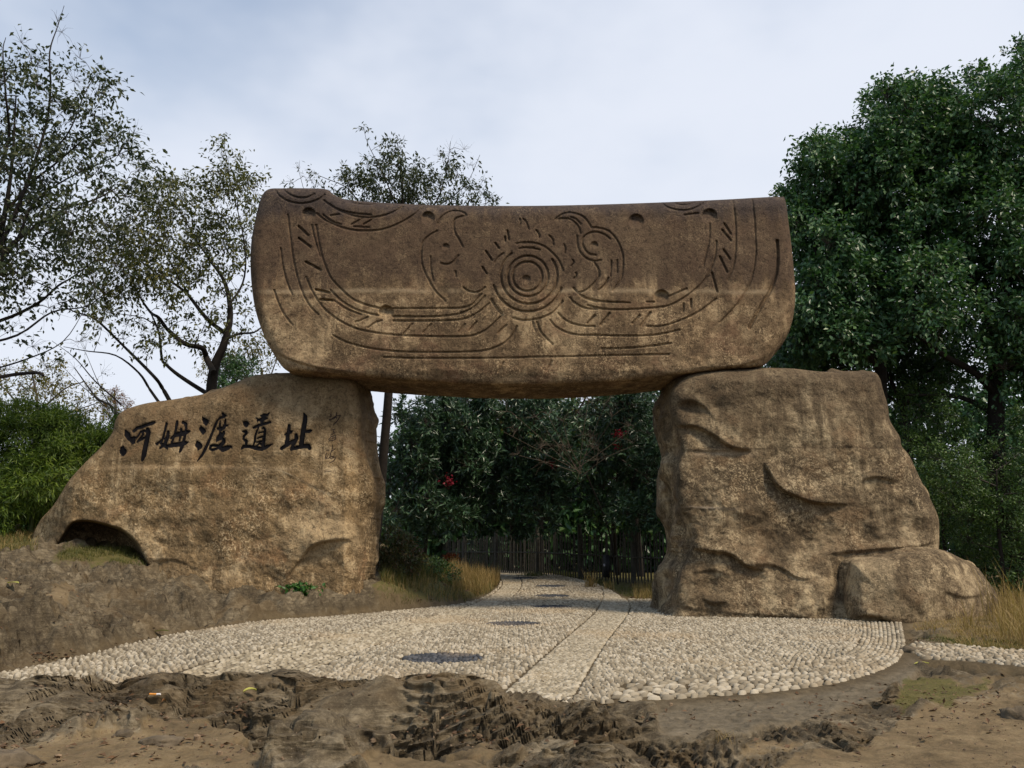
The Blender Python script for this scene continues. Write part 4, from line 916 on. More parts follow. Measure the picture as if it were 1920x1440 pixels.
def tree(name, label, trunk, limbs, clumps, leaf, lm, bark=BARK, group=None, droop=0.5, tw=None, bare=(), twigr=0.012, cat="tree", shell=0.55, twiglen=1.0, extras=None, wob=0.06, whorl=False, horiz=0.0):
    """trunk/limbs: lists (x,y,z,r) in metres; clumps: (centre, radius, n leaves, n twigs)"""
    trunk = np.asarray(trunk, float); base = trunk[0, :3]
    root = empty(name, base, label, cat, group)
    b = Buf(); tc = catmull3(trunk, 4); tube(b, tc[:, :3], np.maximum(tc[:, 3], 0.01), 10); b.build("trunk", BARK if cat == "bush" else bark, root)
    nodes_ = [tc[2:]]
    for lb in limbs:
        lc = catmull3(np.asarray(lb, float), 4); b = Buf(); tube(b, lc[:, :3], np.maximum(lc[:, 3], 0.008), 6); b.build("limb", bark, root); nodes_.append(lc[1:])
    ND = np.concatenate(nodes_)
    tb = Buf(); LC, LD = [], []
    for (c, r, nl, nt) in clumps:
        c = np.asarray(c, float)
        d = np.linalg.norm((ND[:, :3] - c) * [1, 1, 1.0], axis=1) + 0.6 * np.maximum(ND[:, 2] - c[2], 0)
        s = ND[np.argmin(d)]
        if np.linalg.norm(s[:3] - c) > 0.15:
            cv = curve3(s[:3], c, wob=wob); r0 = min(max(twigr * 1.2, 0.02 * np.linalg.norm(s[:3] - c)), s[3] * 0.8 + 0.004)
            tube(tb, cv, np.linspace(r0, twigr, len(cv)), 4, False)
            if len(ND) < 900: ND = np.concatenate([ND, np.concatenate([cv[2:-1], np.full((len(cv[2:-1]), 1), r0 * .7)], 1)])
        dirs = unit(rng.normal(size=(nt, 3)) + np.array([0, 0, 0.25]) + 0.5 * unit(c - s[:3])); dirs[:, 2] *= (1 - horiz)
        tips = c + dirs * r * rng.uniform(0.55, 1.1, (nt, 1)) * twiglen
        pt, pd = [], []
        for t in tips:
            cv = np.array([c, c * 0.5 + t * 0.5 + rng.normal(size=3) * r * 0.08 + [0, 0, r * 0.06], t])
            tube(tb, cv, [twigr * 0.8, twigr * 0.55, twigr * 0.25], 3, False)
        if nl:
            ti = rng.integers(0, nt, nl)
            if whorl:
                f = np.where(rng.random(nl) < 0.8, rng.normal(1.0, 0.06, nl), rng.uniform(shell, 1.0, nl))
                jit = 0.05
            else:
                f = rng.uniform(shell, 1.08, nl); jit = 0.13
            q = c + (tips[ti] - c) * f[:, None] + rng.normal(size=(nl, 3)) * r * jit
            dd = unit(tips[ti] - c) * 0.7 + rng.normal(size=(nl, 3)) * (0.9 if whorl else 0.7) + np.array([0, 0, -droop])
            LC.append(q); LD.append(dd)
    if tb.n: tb.build("twigs", TWIG if bark is BARK else bark, root)["kind"] = "stuff"
    for (c, r, nt) in bare:
        pass
    if LC:
        C = np.concatenate(LC); D = np.concatenate(LD); n = len(C)
        N = unit(rng.normal(size=(n, 3)) * 0.6 + np.array([0, -0.35, 0.9]))
        sc = rng.uniform(0.7, 1.25, n)
        V, Fc = leaf_geo(C, D, N, leaf[0] * sc, leaf[1] * sc)
        mk("foliage", V, Fc, lm, root, smooth=False)["kind"] = "stuff"
    if extras:
        for (nm, c, r, n, L, Wd, mt) in extras:
            C = np.asarray(c) + rng.normal(size=(n, 3)) * r; D = rng.normal(size=(n, 3)) + [0, 0, -.5]
            V, Fc = leaf_geo(C, D, unit(rng.normal(size=(n, 3))), L, Wd); mk(nm, V, Fc, mt, root, smooth=False)["kind"] = "stuff"
    return root
def fill(poly, n, Y0, Y1, r, nl, nt, seed, edge=0.25, rv=0.25):
    g = np.random.default_rng(seed); poly = catmull(poly, 3, True); lo, hi = poly.min(0), poly.max(0); out = []; tries = 0
    rp = r * F / (0.5 * (Y0 + Y1))
    P0 = []
    while len(P0) < n and tries < 4000:
        c = g.uniform(lo, hi, (12, 2)); sd = polysdf(poly, c[:, 0], c[:, 1]); c = c[sd < -rp * edge]
        tries += 1
        if not len(c): continue
        if P0:
            a = np.array(P0); dm = np.array([np.hypot(*(a - q).T).min() for q in c]); P0.append(c[np.argmax(dm)])
        else: P0.append(c[0])
    for q in P0:
        Y = g.uniform(Y0, Y1); k = g.uniform(1 - rv, 1 + rv)
        out.append((P(q[0], q[1], Y), r * k, int(nl * k * k), nt))
    return out
def T3(L, Y=None): return [tuple(P(a[0], a[1], a[2])) + (a[3],) for a in L]

G_CAMPH = leaf_mat("camphor_leaf", [(0.014, 0.042, 0.015), (0.030, 0.084, 0.030), (0.058, 0.135, 0.046), (0.12, 0.20, 0.068)], 0.42, 0.22, 0.45)
G_SPARSE = leaf_mat("elm_leaf", [(0.018, 0.030, 0.016), (0.032, 0.050, 0.020), (0.055, 0.070, 0.026), (0.085, 0.092, 0.032)], 0.5, 0.25)
G_SPARSE2 = leaf_mat("elm_leaf_olive", [(0.026, 0.036, 0.012), (0.055, 0.068, 0.018), (0.10, 0.105, 0.024), (0.15, 0.14, 0.03)], 0.5, 0.3)
G_OLIVE = leaf_mat("olive_leaf", [(0.045, 0.055, 0.014), (0.095, 0.095, 0.020), (0.15, 0.13, 0.028), (0.21, 0.16, 0.03)], 0.55, 0.35)
G_BAMB = leaf_mat("bamboo_leaf", [(0.022, 0.045, 0.008), (0.055, 0.10, 0.012), (0.11, 0.17, 0.020), (0.19, 0.25, 0.030)], 0.5, 0.35)
G_DARK = leaf_mat("oleander_leaf", [(0.008, 0.026, 0.011), (0.017, 0.045, 0.018), (0.036, 0.080, 0.034), (0.085, 0.15, 0.07)], 0.40, 0.12, 0.55)
G_FINE = leaf_mat("privet_leaf", [(0.016, 0.042, 0.009), (0.034, 0.074, 0.014), (0.065, 0.12, 0.022), (0.105, 0.17, 0.034)], 0.45, 0.22)
G_RUST = leaf_mat("rust_leaf", [(0.09, 0.035, 0.012), (0.15, 0.06, 0.02), (0.20, 0.095, 0.03)], 0.6, 0.3)
G_RED = leaf_mat("red_leaf", [(0.12, 0.008, 0.014), (0.24, 0.012, 0.025), (0.32, 0.018, 0.04)], 0.5, 0.35)
G_YEL = leaf_mat("yellow_leaf", [(0.20, 0.15, 0.02), (0.30, 0.22, 0.03)], 0.5, 0.35)

def Yb(u, Y):      # foot of a plant on the ground at that bearing
    x = (u - 960) / F * Y * 1.02; z = float(gz(x, Y)[0]); return (x, Y, z - 0.1)

# ---- big broadleaf evergreens right of the gate
Yr = 27
def rtree(u0, top, poly, n, seed, label, Y0, Y1, r0, trunk_pts, limbs, nl=560, r=0.95, leaf=(0.19, 0.105)):
    bse = Yb(u0, (Y0 + Y1) / 2)
    tr = [bse + (r0,)] + T3(trunk_pts)
    return tree("evergreen_tree", label, tr, [T3(l) for l in limbs], fill(poly, n, Y0, Y1, r, nl, 22, seed), leaf, G_CAMPH, BARK, "broadleaf evergreen trees right of the gate", droop=0.55)
rtree(1640, 0, [(1472,420),(1490,345),(1520,275),(1550,248),(1590,268),(1612,235),(1640,180),(1668,163),(1700,170),(1745,158),(1790,200),(1800,300),(1790,420),(1740,520),(1660,560),(1640,680),(1560,690),(1465,660),(1478,500)], 140, 21,
      "tall dark evergreen tree rising just right of the lintel", 25.5, 29.5, 0.26, [(1655,820,27.5,.22),(1650,640,27.5,.18),(1640,450,27.5,.12),(1650,300,27.5,.06)],
      [[(1652,700,27.5,.12),(1590,600,27,.09),(1530,480,27,.05),(1530,350,27,.03)],[(1648,560,27.5,.12),(1710,450,27.5,.08),(1740,300,27.5,.04)],[(1655,760,27.5,.10),(1580,690,27.5,.07),(1520,600,28,.04)]])
rtree(1870, 0, [(1765,230),(1790,185),(1830,148),(1866,160),(1880,118),(1905,90),(1960,70),(2060,60),(2160,200),(2180,500),(2100,700),(1960,740),(1850,700),(1800,610),(1760,640),(1700,600),(1730,480),(1780,380)], 165, 22,
      "tallest dark evergreen tree, its crown cut by the right edge of the photo", 24.5, 29, 0.34, [(1872,900,26.5,.30),(1868,760,26.5,.26),(1872,640,26.5,.22),(1900,450,26.5,.15),(1940,250,26.5,.07)],
      [[(1868,740,26.5,.16),(1830,700,26,.12),(1760,660,26,.08),(1700,610,26,.05)],[(1875,650,26.5,.15),(1820,520,26.5,.09),(1810,350,26.5,.05)],[(1890,700,26.5,.14),(1960,600,26.5,.1),(2050,450,26.5,.05)],[(1870,780,26.5,.12),(1800,745,27,.08),(1700,740,27,.04)]])
rtree(1560, 0, [(1490,560),(1560,580),(1680,560),(1780,600),(1800,690),(1760,790),(1690,830),(1640,690),(1540,700),(1450,700),(1450,640)], 70, 23,
      "lower bushy evergreen tree behind the top of the right pillar", 28.5, 32, 0.16, [(1700,900,30,.12),(1690,760,30,.09),(1640,660,30,.05)],
      [[(1690,760,30,.06),(1560,670,30,.03)],[(1690,740,30,.06),(1760,680,30,.03)]], nl=420, r=0.85, leaf=(0.17, 0.09))
# fine-leaved shrubs at their feet
def shrub(label, u0, Y, poly, n, seed, mat, leaf, r=0.6, nl=380, nt=20, dY=1.6, droop=0.2, group=None, name="shrub", bark=BARK, twigr=.006, **k):
    b = Yb(u0, Y); c = fill(poly, n, Y - dY / 2, Y + dY / 2, r, nl, nt, seed, edge=0.35)
    top = max(q[0][2] for q in c)
    tr = [b + (.07,), (b[0], b[1], b[2] + (top - b[2]) * .35, .05), (b[0] + .15, b[1], b[2] + (top - b[2]) * .7, .025)]
    return tree(name, label, tr, [], c, leaf, mat, bark, group, droop=droop, twigr=twigr, cat="shrub", **k)
gS = "shrubs beside and behind the right pillar"
shrub("light green fine-leaved shrub beside the right pillar, low under the trees", 1840, 24.2, [(1745,880),(1780,830),(1850,840),(1900,790),(1960,760),(2040,800),(2040,1080),(1930,1110),(1870,1090),(1790,1010),(1760,960)], 46, 31, G_FINE, (0.10, 0.045), group=gS)
shrub("dark shrub wedged close behind the slope of the right pillar", 1740, 26.5, [(1670,760),(1740,740),(1820,790),(1850,900),(1860,1110),(1760,1060),(1740,940),(1700,860)], 34, 32, G_FINE, (0.10, 0.045), group=gS)
shrub("shadowy undergrowth shrub below the evergreen at the right edge", 1930, 26.5, [(1800,700),(1960,690),(2100,720),(2120,1110),(1900,1110),(1820,900)], 44, 33, G_CAMPH, (0.13, 0.07), r=.8, nl=330, group=gS)

# ---- evergreen trees beyond the passage
gB = "dark evergreen trees beyond the passage"
hed = [("dark oleander-like tree at the left of the passage, with a red spray of leaves", 800, 37, [(745,800),(760,770),(800,740),(870,735),(900,800),(900,900),(880,975),(820,1000),(760,1000),(722,960),(720,900),(735,850)], 40, 41, [((843,902,35.4),.13,40)]),
       ("dark evergreen tree in the middle of the passage, behind the bare bush", 960, 38, [(860,740),(960,735),(1040,745),(1050,860),(1030,985),(940,1000),(870,985),(850,900)], 44, 42, [((1034,868,36),.10,34)]),
       ("glossy evergreen tree at the right of the passage, with two small red sprays", 1150, 36, [(1030,800),(1080,760),(1160,740),(1260,745),(1300,860),(1260,975),(1180,985),(1080,960),(1030,960)], 46, 43, [((1162,815,34.4),.11,40),((1160,836,34.4),.10,26)])]
for lab, u0, Y, poly, n, sd, red in hed:
    b = Yb(u0, Y); ex = [("red_leaf_spray", P(*c), r_, k_, .16, .09, G_RED) for c, r_, k_ in red]
    tree("evergreen_tree", lab, [Yb(u0, Y + 10) + (.16,), tuple(P(u0, 990, Y + 8)) + (.13,), tuple(P(u0 + 12, 860, Y + 1)) + (.07,)], [], fill(poly, n, Y - 1.6, Y + 1.8, 0.85, 420, 30, sd, edge=0.3), (0.31, 0.085), G_DARK, BARK, gB, droop=-0.15, whorl=True, extras=ex)
tree("evergreen_tree", "tall thin-topped tree whose yellowish crown meets the underside of the lintel", [Yb(1010, 44) + (.2,), tuple(P(1015, 900, 44)) + (.15,), tuple(P(1030, 720, 44)) + (.08,)], [T3([(1015,880,44,.09),(950,780,44,.05),(900,720,44,.03)]), T3([(1020,860,44,.09),(1090,760,44,.05),(1120,700,44,.03)])],
     fill([(860,690),(1160,690),(1170,790),(1060,830),(960,820),(860,800)], 30, 42, 46, 1.1, 190, 20, 44), (0.24, 0.11), G_OLIVE, BARK, gB)
tree("evergreen_tree", "tall trunks and dark crown at the right of the passage, close under the lintel", [Yb(1190, 43) + (.2,), tuple(P(1188, 900, 43)) + (.17,), tuple(P(1180, 700, 43)) + (.12,)], [T3([(1190,880,43,.12),(1150,780,43,.1),(1140,690,43,.07)]), T3([(1190,880,43,.12),(1230,780,43,.08),(1250,690,43,.05)])],
     fill([(1090,690),(1300,690),(1310,860),(1240,900),(1120,860)], 34, 41, 45, 1.0, 230, 20, 45), (0.22, 0.11), G_CAMPH, BARK, gB)
# bare spreading bush in front of them
BRN2 = plain("bare_bark", (0.12, 0.09, 0.065), 0.85, 0.3, 10, 0.2, 0.01)
BRN = plain("bare_twig", (0.16, 0.115, 0.08), 0.85, 0.3, 10, 0.2, 0.01)
bt = [Yb(1150, 35.4) + (.04,), tuple(P(1140, 990, 35.2)) + (.035,), tuple(P(1100, 890, 34.2)) + (.03,)]
bl = []
for k in range(11):
    a = R(-80 + 16 * k + rng.uniform(-5, 5)); L_ = rng.uniform(60, 150)
    bl.append(T3([(1085 + rng.uniform(-8, 8), 900 - rng.uniform(0, 30), 33.5, .012), (1072 + math.sin(a) * L_ * .5, 872 - math.cos(a) * L_ * .45, 33.3, .009), (1062 + math.sin(a) * L_, 872 - math.cos(a) * L_ * .9 - 10, 33.2 + rng.uniform(-.5, .5), .005)]))
cl = []
for l in bl:
    for f in (1, 2): cl.append((np.array(l[f][:3]) + rng.normal(size=3) * .15, 0.7, 0, 12))
tree("bare_bush", "leafless spreading brown bush in front of the dark trees beyond the passage", bt, bl, cl, (0.1, 0.05), None, BRN2, cat="bush", twigr=.008)

# far woodland that closes the view low down
def wood(label_seed, u0, u1, Y, top, n, r, L):
    g = np.random.default_rng(label_seed); u = g.uniform(u0, u1, n); t = np.interp(u, *zip(*top)); v = t + (1045 - t) * g.random(n) ** 1.3
    c = P(u, v, Y + g.uniform(-4, 4, n)); C = np.repeat(c, 26, 0); C = C + g.normal(size=C.shape) * r * .5
    V, Fc = leaf_geo(C, g.normal(size=C.shape) + [0, 0, -.3], unit(g.normal(size=C.shape) + [0, -.5, .5]), L * g.uniform(.7, 1.3, len(C)), L * .55)
    return V, Fc
V1, F1 = wood(5, -400, 760, 62, [(-400, 930), (240, 960), (700, 930), (760, 900)], 520, 1.6, .55)
V2, F2 = wood(6, 745, 1320, 54, [(745, 860), (800, 800), (1320, 770)], 700, 1.5, .62)
V3, F3 = wood(7, 1300, 2700, 52, [(1300, 700), (1600, 730), (1700, 820), (1760, 760), (2700, 600)], 800, 1.5, .65)
V4, F4 = wood(8, -1500, -400, 50, [(-1500, 800), (-400, 930)], 500, 1.6, .5)
V5, F5 = wood(9, 700, 1340, 56, [(700, 985), (1340, 960)], 800, 1.5, .65)
V6, F6 = wood(10, 1500, 2700, 36, [(1500, 900), (2700, 880)], 900, 1.1, .40)
o_ = 0; VV, FF = [], []
for v_, f_ in ((V1, F1), (V2, F2), (V3, F3), (V4, F4), (V5, F5), (V6, F6)): VV.append(v_); FF.append(f_ + o_); o_ += len(v_)
tag(mk("distant_woodland", np.concatenate(VV), np.concatenate(FF), G_CAMPH, smooth=False), kind="stuff")

# ---- half-bare tree, far left (its trunk stands outside the frame)
def scl(L, Y, r0, r1):      # zoomed trace to limb
    n = len(L); return T3([(x / 1.846, y / 1.846, Y + 0.5 * math.sin(i * 1.7 + x), r0 + (r1 - r0) * i / (n - 1)) for i, (x, y) in enumerate(L)])
YA = 22
ta = [Yb(-150, YA) + (.24,), tuple(P(-130, 800, YA)) + (.20,), tuple(P(-70, 620, YA)) + (.16,), tuple(P(-10, 480, YA)) + (.10,), tuple(P(20, 330, YA)) + (.05,), tuple(P(30, 180, YA)) + (.02,)]
la_ = [scl([(-20,930),(60,830),(150,770),(230,720),(330,690),(420,640)], YA, .07, .015), scl([(-20,900),(60,720),(110,590),(160,430),(175,300),(172,180),(200,90),(222,20)], YA, .06, .006),
      scl([(-200,1150),(0,1110),(130,1050),(200,990),(250,960),(330,900)], YA, .06, .012), scl([(-260,1300),(-60,1310),(60,1295),(130,1290),(150,1300)], YA, .07, .04),
      scl([(-100,1200),(60,1160),(180,1080),(300,1060),(380,1000)], YA, .04, .008), scl([(-20,640),(30,480),(20,330),(10,180),(20,130)], YA, .05, .008), scl([(0,760),(100,640),(200,560),(290,480),(350,420)], YA, .05, .008),
      scl([(110,590),(230,470),(290,330),(330,260)], YA, .03, .006), scl([(60,830),(120,700),(230,620),(360,560),(440,520)], YA, .04, .008), scl([(-60,1290),(100,1240),(220,1180),(300,1060)], YA, .03, .006)]
pA = [(-120,160),(20,120),(60,110),(110,90),(150,150),(200,160),(190,230),(235,270),(270,300),(262,350),(230,400),(150,430),(100,480),(40,520),(-100,560)]
ca = fill(pA, 76, YA - 1.8, YA + 1.8, 0.72, 135, 18, 51, edge=0.2) + fill([(-100,430),(180,400),(230,450),(200,540),(90,600),(-100,640)], 34, YA - 1.5, YA + 1.5, 0.7, 60, 14, 52, edge=.1)
for q in [(116,60,.5,4),(108,40,.4,2),(40,80,.5,8),(150,110,.5,10),(190,130,.4,16),(60,110,.5,10),(250,250,.5,8),(0,100,.5,14)]: ca.append((P(q[0], q[1], YA), q[2], q[3], 9))
for q in [(90,690),(150,640),(190,600),(60,650),(20,620)]: ca.append((P(q[0], q[1], YA), .6, 18, 12))
gL = "thin half-bare trees behind the left pillar"
tree("deciduous_tree", "tall half-bare tree at the left edge, dark leaves thinning to bare twigs on top", ta, la_, ca, (0.175, 0.085), G_SPARSE, BARK, gL, droop=0.8, twigr=.007)
# ---- second tree with black forking limbs behind the left pillar
YBt = 25
tb_ = [Yb(398, YBt) + (.20,), tuple(P(394, 760, YBt)) + (.17,), tuple(P(402, 690, YBt)) + (.15,), tuple(P(420, 645, YBt)) + (.12,), tuple(P(432, 590, YBt)) + (.09,), tuple(P(422, 531, YBt)) + (.06,), tuple(P(395, 490, YBt)) + (.04,), tuple(P(374, 460, YBt)) + (.02,)]
lb_ = [scl([(775,1150),(735,1120),(700,1085),(650,1020),(600,980),(560,960),(500,940)], YBt, .08, .02), scl([(740,1290),(715,1240),(700,1205),(640,1190),(580,1140),(550,1100),(520,1080),(480,1020),(450,950)], YBt, .11, .02),
      scl([(740,1370),(710,1358),(620,1300),(575,1262),(560,1240),(550,1150),(520,1080)], YBt, .09, .02), scl([(600,1410),(560,1340),(530,1300),(430,1200),(330,1105),(260,1080),(200,1050)], YBt, .07, .015), scl([(570,1420),(520,1350),(480,1290),(400,1230),(300,1215),(220,1200)], YBt, .05, .01),
      scl([(790,1170),(830,1155),(880,1150),(920,1120)], YBt, .05, .02), scl([(790,1060),(840,980),(850,880),(830,760),(800,640),(775,500)], YBt, .04, .005), scl([(690,850),(640,760),(600,700),(560,660)], YBt, .03, .008), scl([(560,960),(480,900),(400,860),(330,870)], YBt, .03, .008), scl([(700,1080),(640,1000),(560,860),(480,780),(400,720)], YBt, .04, .008), scl([(420,1400),(330,1320),(260,1240),(180,1180)], YBt, .03, .006)]
pBt = [(140,480),(160,420),(230,400),(270,340),(300,325),(340,345),(385,340),(400,300),(418,262),(432,310),(480,345),(480,420),(465,500),(400,520),(330,540),(240,560),(160,560)]
cb = fill(pBt, 100, YBt - 1.8, YBt + 1.8, 0.66, 98, 18, 53, edge=0.15) + fill([(150,520),(420,520),(470,560),(440,640),(300,660),(180,640)], 40, YBt - 1.5, YBt + 1.5, 0.6, 60, 12, 54, edge=0.1)
for q in [(418,265,.4,16),(300,330,.4,14),(345,335,.35,10),(465,345,.4,18),(240,390,.4,20),(480,640,.6,30)]: cb.append((P(q[0], q[1], YBt), q[2], q[3], 9))
tree("deciduous_tree", "open-crowned tree with black forking limbs directly behind the left pillar", tb_, lb_, cb, (0.155, 0.072), G_SPARSE2, BARK, gL, droop=0.8, twigr=.006)
# ---- third tree: trunk right of the left pillar, crown above the lintel
YC = 27
tcx = [Yb(712, YC) + (.19,), tuple(P(713, 920, YC)) + (.17,), tuple(P(720, 840, YC)) + (.155,), tuple(P(727, 760, YC)) + (.15,), tuple(P(735, 640, YC)) + (.12,), tuple(P(745, 500, YC)) + (.09,), tuple(P(755, 380, YC)) + (.05,), tuple(P(750, 300, YC)) + (.02,)]
lc_ = [T3([(745,500,YC,.06),(690,430,YC,.04),(660,360,YC,.02),(600,330,YC,.01)]), T3([(750,430,YC,.06),(810,390,YC,.04),(835,330,YC,.02),(845,265,YC,.006)]), T3([(748,400,YC,.04),(720,330,YC,.02),(690,270,YC,.01),(682,240,YC,.006)]), T3([(740,560,YC,.05),(640,470,YC,.03),(580,380,YC,.015),(560,320,YC,.006)]), T3([(800,400,YC,.03),(870,350,YC,.015),(900,290,YC,.005)])]
cc_ = fill([(640,360),(665,320),(700,300),(715,278),(760,290),(790,330),(800,400),(660,420)], 30, YC - 1.2, YC + 1.2, .55, 160, 14, 55, edge=.15) + fill([(790,400),(800,320),(850,300),(900,340),(918,390),(900,420),(800,420)], 18, YC - 1.2, YC + 1.2, .55, 120, 14, 56, edge=.1) + fill([(530,390),(560,330),(640,335),(650,400)], 8, YC - 1, YC + 1, .5, 36, 12, 57, edge=.05)
for q in [(682,243,.3,30),(690,262,.2,4),(716,268,.3,16),(845,285,.6,0),(870,280,.5,0),(830,290,.4,2),(560,318,.5,5),(590,325,.4,12),(930,380,.4,3),(885,310,.4,14),(905,340,.35,16)]: cc_.append((P(q[0], q[1], YC), q[2], q[3], 9))
tree("deciduous_tree", "slim dark-trunked tree right of the left pillar, its thin crown showing over the lintel", tcx, lc_, cc_, (0.165, 0.065), G_SPARSE, BARK, gL, droop=0.7, twigr=.006)
# ---- paler trees in the gap at far left
YD = 38
tree("olive_tree", "pale yellow-green thin tree behind the bamboo thicket at the left edge", [Yb(60, YD) + (.14,), tuple(P(60, 860, YD)) + (.12,), tuple(P(70, 760, YD)) + (.07,), tuple(P(60, 700, YD)) + (.03,)], [T3([(62,800,YD,.06),(10,730,YD,.04),(-40,700,YD,.02)]), T3([(66,780,YD,.06),(120,730,YD,.04),(160,715,YD,.02)]), T3([(64,800,YD,.05),(140,770,YD,.03),(200,750,YD,.015)])],
     fill([(-60,680),(40,690),(100,685),(130,720),(190,735),(215,770),(150,800),(0,790),(-80,760)], 52, YD - 2, YD + 2, .75, 75, 12, 61, edge=.15), (0.15, 0.08), G_OLIVE, BARK2, "pale trees seen in the gaps at left", twigr=.009)
tree("olive_tree", "yellowing thin tree glimpsed between the left pillar top and the lintel end", [Yb(500, 34) + (.12,), tuple(P(500, 800, 34)) + (.1,), tuple(P(490, 690, 34)) + (.05,)], [T3([(495,760,34,.05),(450,690,34,.02)]), T3([(495,740,34,.05),(520,670,34,.02)])],
     fill([(380,680),(440,655),(480,610),(510,640),(530,690),(500,705),(400,725)], 22, 33, 35, .6, 60, 10, 62, edge=.1), (0.14, 0.07), G_OLIVE, BARK2, "pale trees seen in the gaps at left", twigr=.008)
tree("conifer", "small rusty-brown conifer peeking over the left pillar's shoulder", [Yb(215, 40) + (.1,), tuple(P(215, 800, 40)) + (.07,), tuple(P(214, 732, 40)) + (.02,)], [], fill([(212,728),(228,752),(240,775),(236,790),(196,790),(196,765)], 16, 39.4, 40.6, .4, 120, 10, 63, edge=.1), (0.13, 0.03), G_RUST, BARK2, twigr=.006)
tree("evergreen_bush", "small dark evergreen bush tucked behind the left pillar's top edge", [Yb(435, 29) + (.08,), tuple(P(435, 760, 29)) + (.06,), tuple(P(436, 700, 29)) + (.02,)], [], fill([(405,735),(405,690),(430,668),(460,680),(475,700),(470,730)], 14, 28.3, 29.7, .45, 260, 16, 64, edge=.2), (0.12, 0.05), G_CAMPH, BARK, cat="bush")
# slender bare sapling left of the pillar
tree("bare_sapling", "slender leafless sapling leaning over the bamboo beside the left pillar", [Yb(230, 27) + (.05,), tuple(P(222, 790, 27)) + (.04,), tuple(P(180, 745, 27)) + (.03,), tuple(P(140, 690, 27)) + (.015,)], [T3([(200,765,27,.02),(150,720,27,.012),(110,680,27,.006)]), T3([(222,790,27,.025),(190,730,27,.015),(160,660,27,.006)])],
     [(P(a, b, 27), .5, 5, 9) for a, b in ((140,690),(110,680),(160,655),(170,730),(190,700),(130,720))], (0.1, 0.05), G_SPARSE, BARK2, twigr=.005)
# ---- bamboo thicket
gT = "bamboo clumps left of the left pillar"
for lab, u0, Y, poly, n, sd in (("bright green bamboo clump at the left edge of the picture", 40, 24.5, [(-140,780),(-40,735),(30,742),(80,770),(110,800),(120,900),(90,960),(40,985),(-120,985)], 56, 71),
                                ("feathery bamboo clump spreading behind the left pillar's slope", 170, 25.5, [(70,790),(110,765),(160,775),(200,790),(250,800),(250,860),(190,930),(130,960),(80,960)], 44, 72),
                                ("shaded bamboo clump low behind the foot of the left pillar", 90, 23.6, [(-100,880),(60,870),(130,880),(120,930),(80,975),(30,1000),(-100,1000)], 26, 73)):
    shrub(lab, u0, Y, poly, n, sd, G_BAMB, (0.20, 0.034), r=.62, nl=620, nt=30, droop=0.55, group=gT, name="bamboo_clump", bark=plain("bamboo_stem", (0.06, 0.075, 0.02), 0.6) if sd == 71 else bpy.data.materials["bamboo_stem"], twigr=.005)

# ================================================================== GRASS
G_DRY = leaf_mat("dry_grass", [(0.16, 0.10, 0.030), (0.28, 0.19, 0.07), (0.40, 0.29, 0.12)], 0.7, 0.3)
G_GRS = leaf_mat("green_grass", [(0.035, 0.045, 0.010), (0.075, 0.085, 0.016), (0.16, 0.14, 0.03)], 0.6, 0.3)
def blades(name, spots, mat, label=None, cat=None, parent=None, group=None):
    """spots: (polygon in survey pixels or (u,v,radius m), n, height, width, lean, Y lo, Y hi)"""
    VV, FF, o_ = [], [], 0
    for poly, n, h, w, lean, Y0, Y1 in spots:
        if isinstance(poly, tuple):
            c = poly; xy = np.array([c[0], c[1]]) + rng.normal(size=(n, 2)) * c[2]
        else:
            poly = np.array(poly, float); pts_ = []
            xs = [];
            while sum(len(a) for a in xs) < n:
                Y = rng.uniform(Y0, Y1, 4000) ; x = rng.uniform(-16, 16, 4000); z = gz(x, Y); u, v = proj(x, Y, z); k = inside(poly, u, v); xs.append(np.stack([x[k], Y[k]], 1))
                if len(xs) > 40: break
            xy = np.concatenate(xs)[:n]
            cl_ = fbm(xy[:, 0] * 1.6, xy[:, 1] * 1.6, 3, 2) > -0.25; xy = xy[cl_]
        n = len(xy)
        if not n: continue
        B = np.concatenate([xy, (gz(xy[:, 0], xy[:, 1]) - .02)[:, None]], 1)
        hh = h * (rng.uniform(.35, 1.25, n) * (0.75 + 0.5 * np.clip(fbm(xy[:, 0] * 2.3, xy[:, 1] * 2.3, 6, 2) + .4, 0, 1)))[:, None]; a = rng.uniform(0, 2 * math.pi, n); ld = np.stack([np.cos(a), np.sin(a), 0 * a], 1) * lean * rng.uniform(.2, 1.3, n)[:, None]
        sd = np.stack([-np.sin(a), np.cos(a), 0 * a], 1); sd = unit(sd + rng.normal(size=sd.shape) * .3) * w * .5
        up = np.array([0, 0, 1.0])
        m1 = B + hh * (up * .55 + ld * .3); tp = B + hh * (up * (0.95) + ld * 1.0)
        V = np.stack([B - sd, B + sd, m1 + sd * .8, m1 - sd * .8, tp], 1).reshape(-1, 3); i = np.arange(n)[:, None] * 5 + o_
        VV.append(V); FF.append(np.concatenate([i + [[0, 1, 2]], i + [[0, 2, 3]], i + [[3, 2, 4]]])); o_ += len(V)
    ob = mk(name, np.concatenate(VV), np.concatenate(FF), mat, parent, smooth=False)
    if cat: tag(ob, label, cat, group, kind='thing' if n < 200 else 'stuff')
    else: ob["kind"] = "stuff"
    return ob
bankL = [(715,1100),(720,1035),(760,1045),(830,1062),(935,1070),(938,1092),(920,1112),(870,1128),(800,1130),(730,1118)]
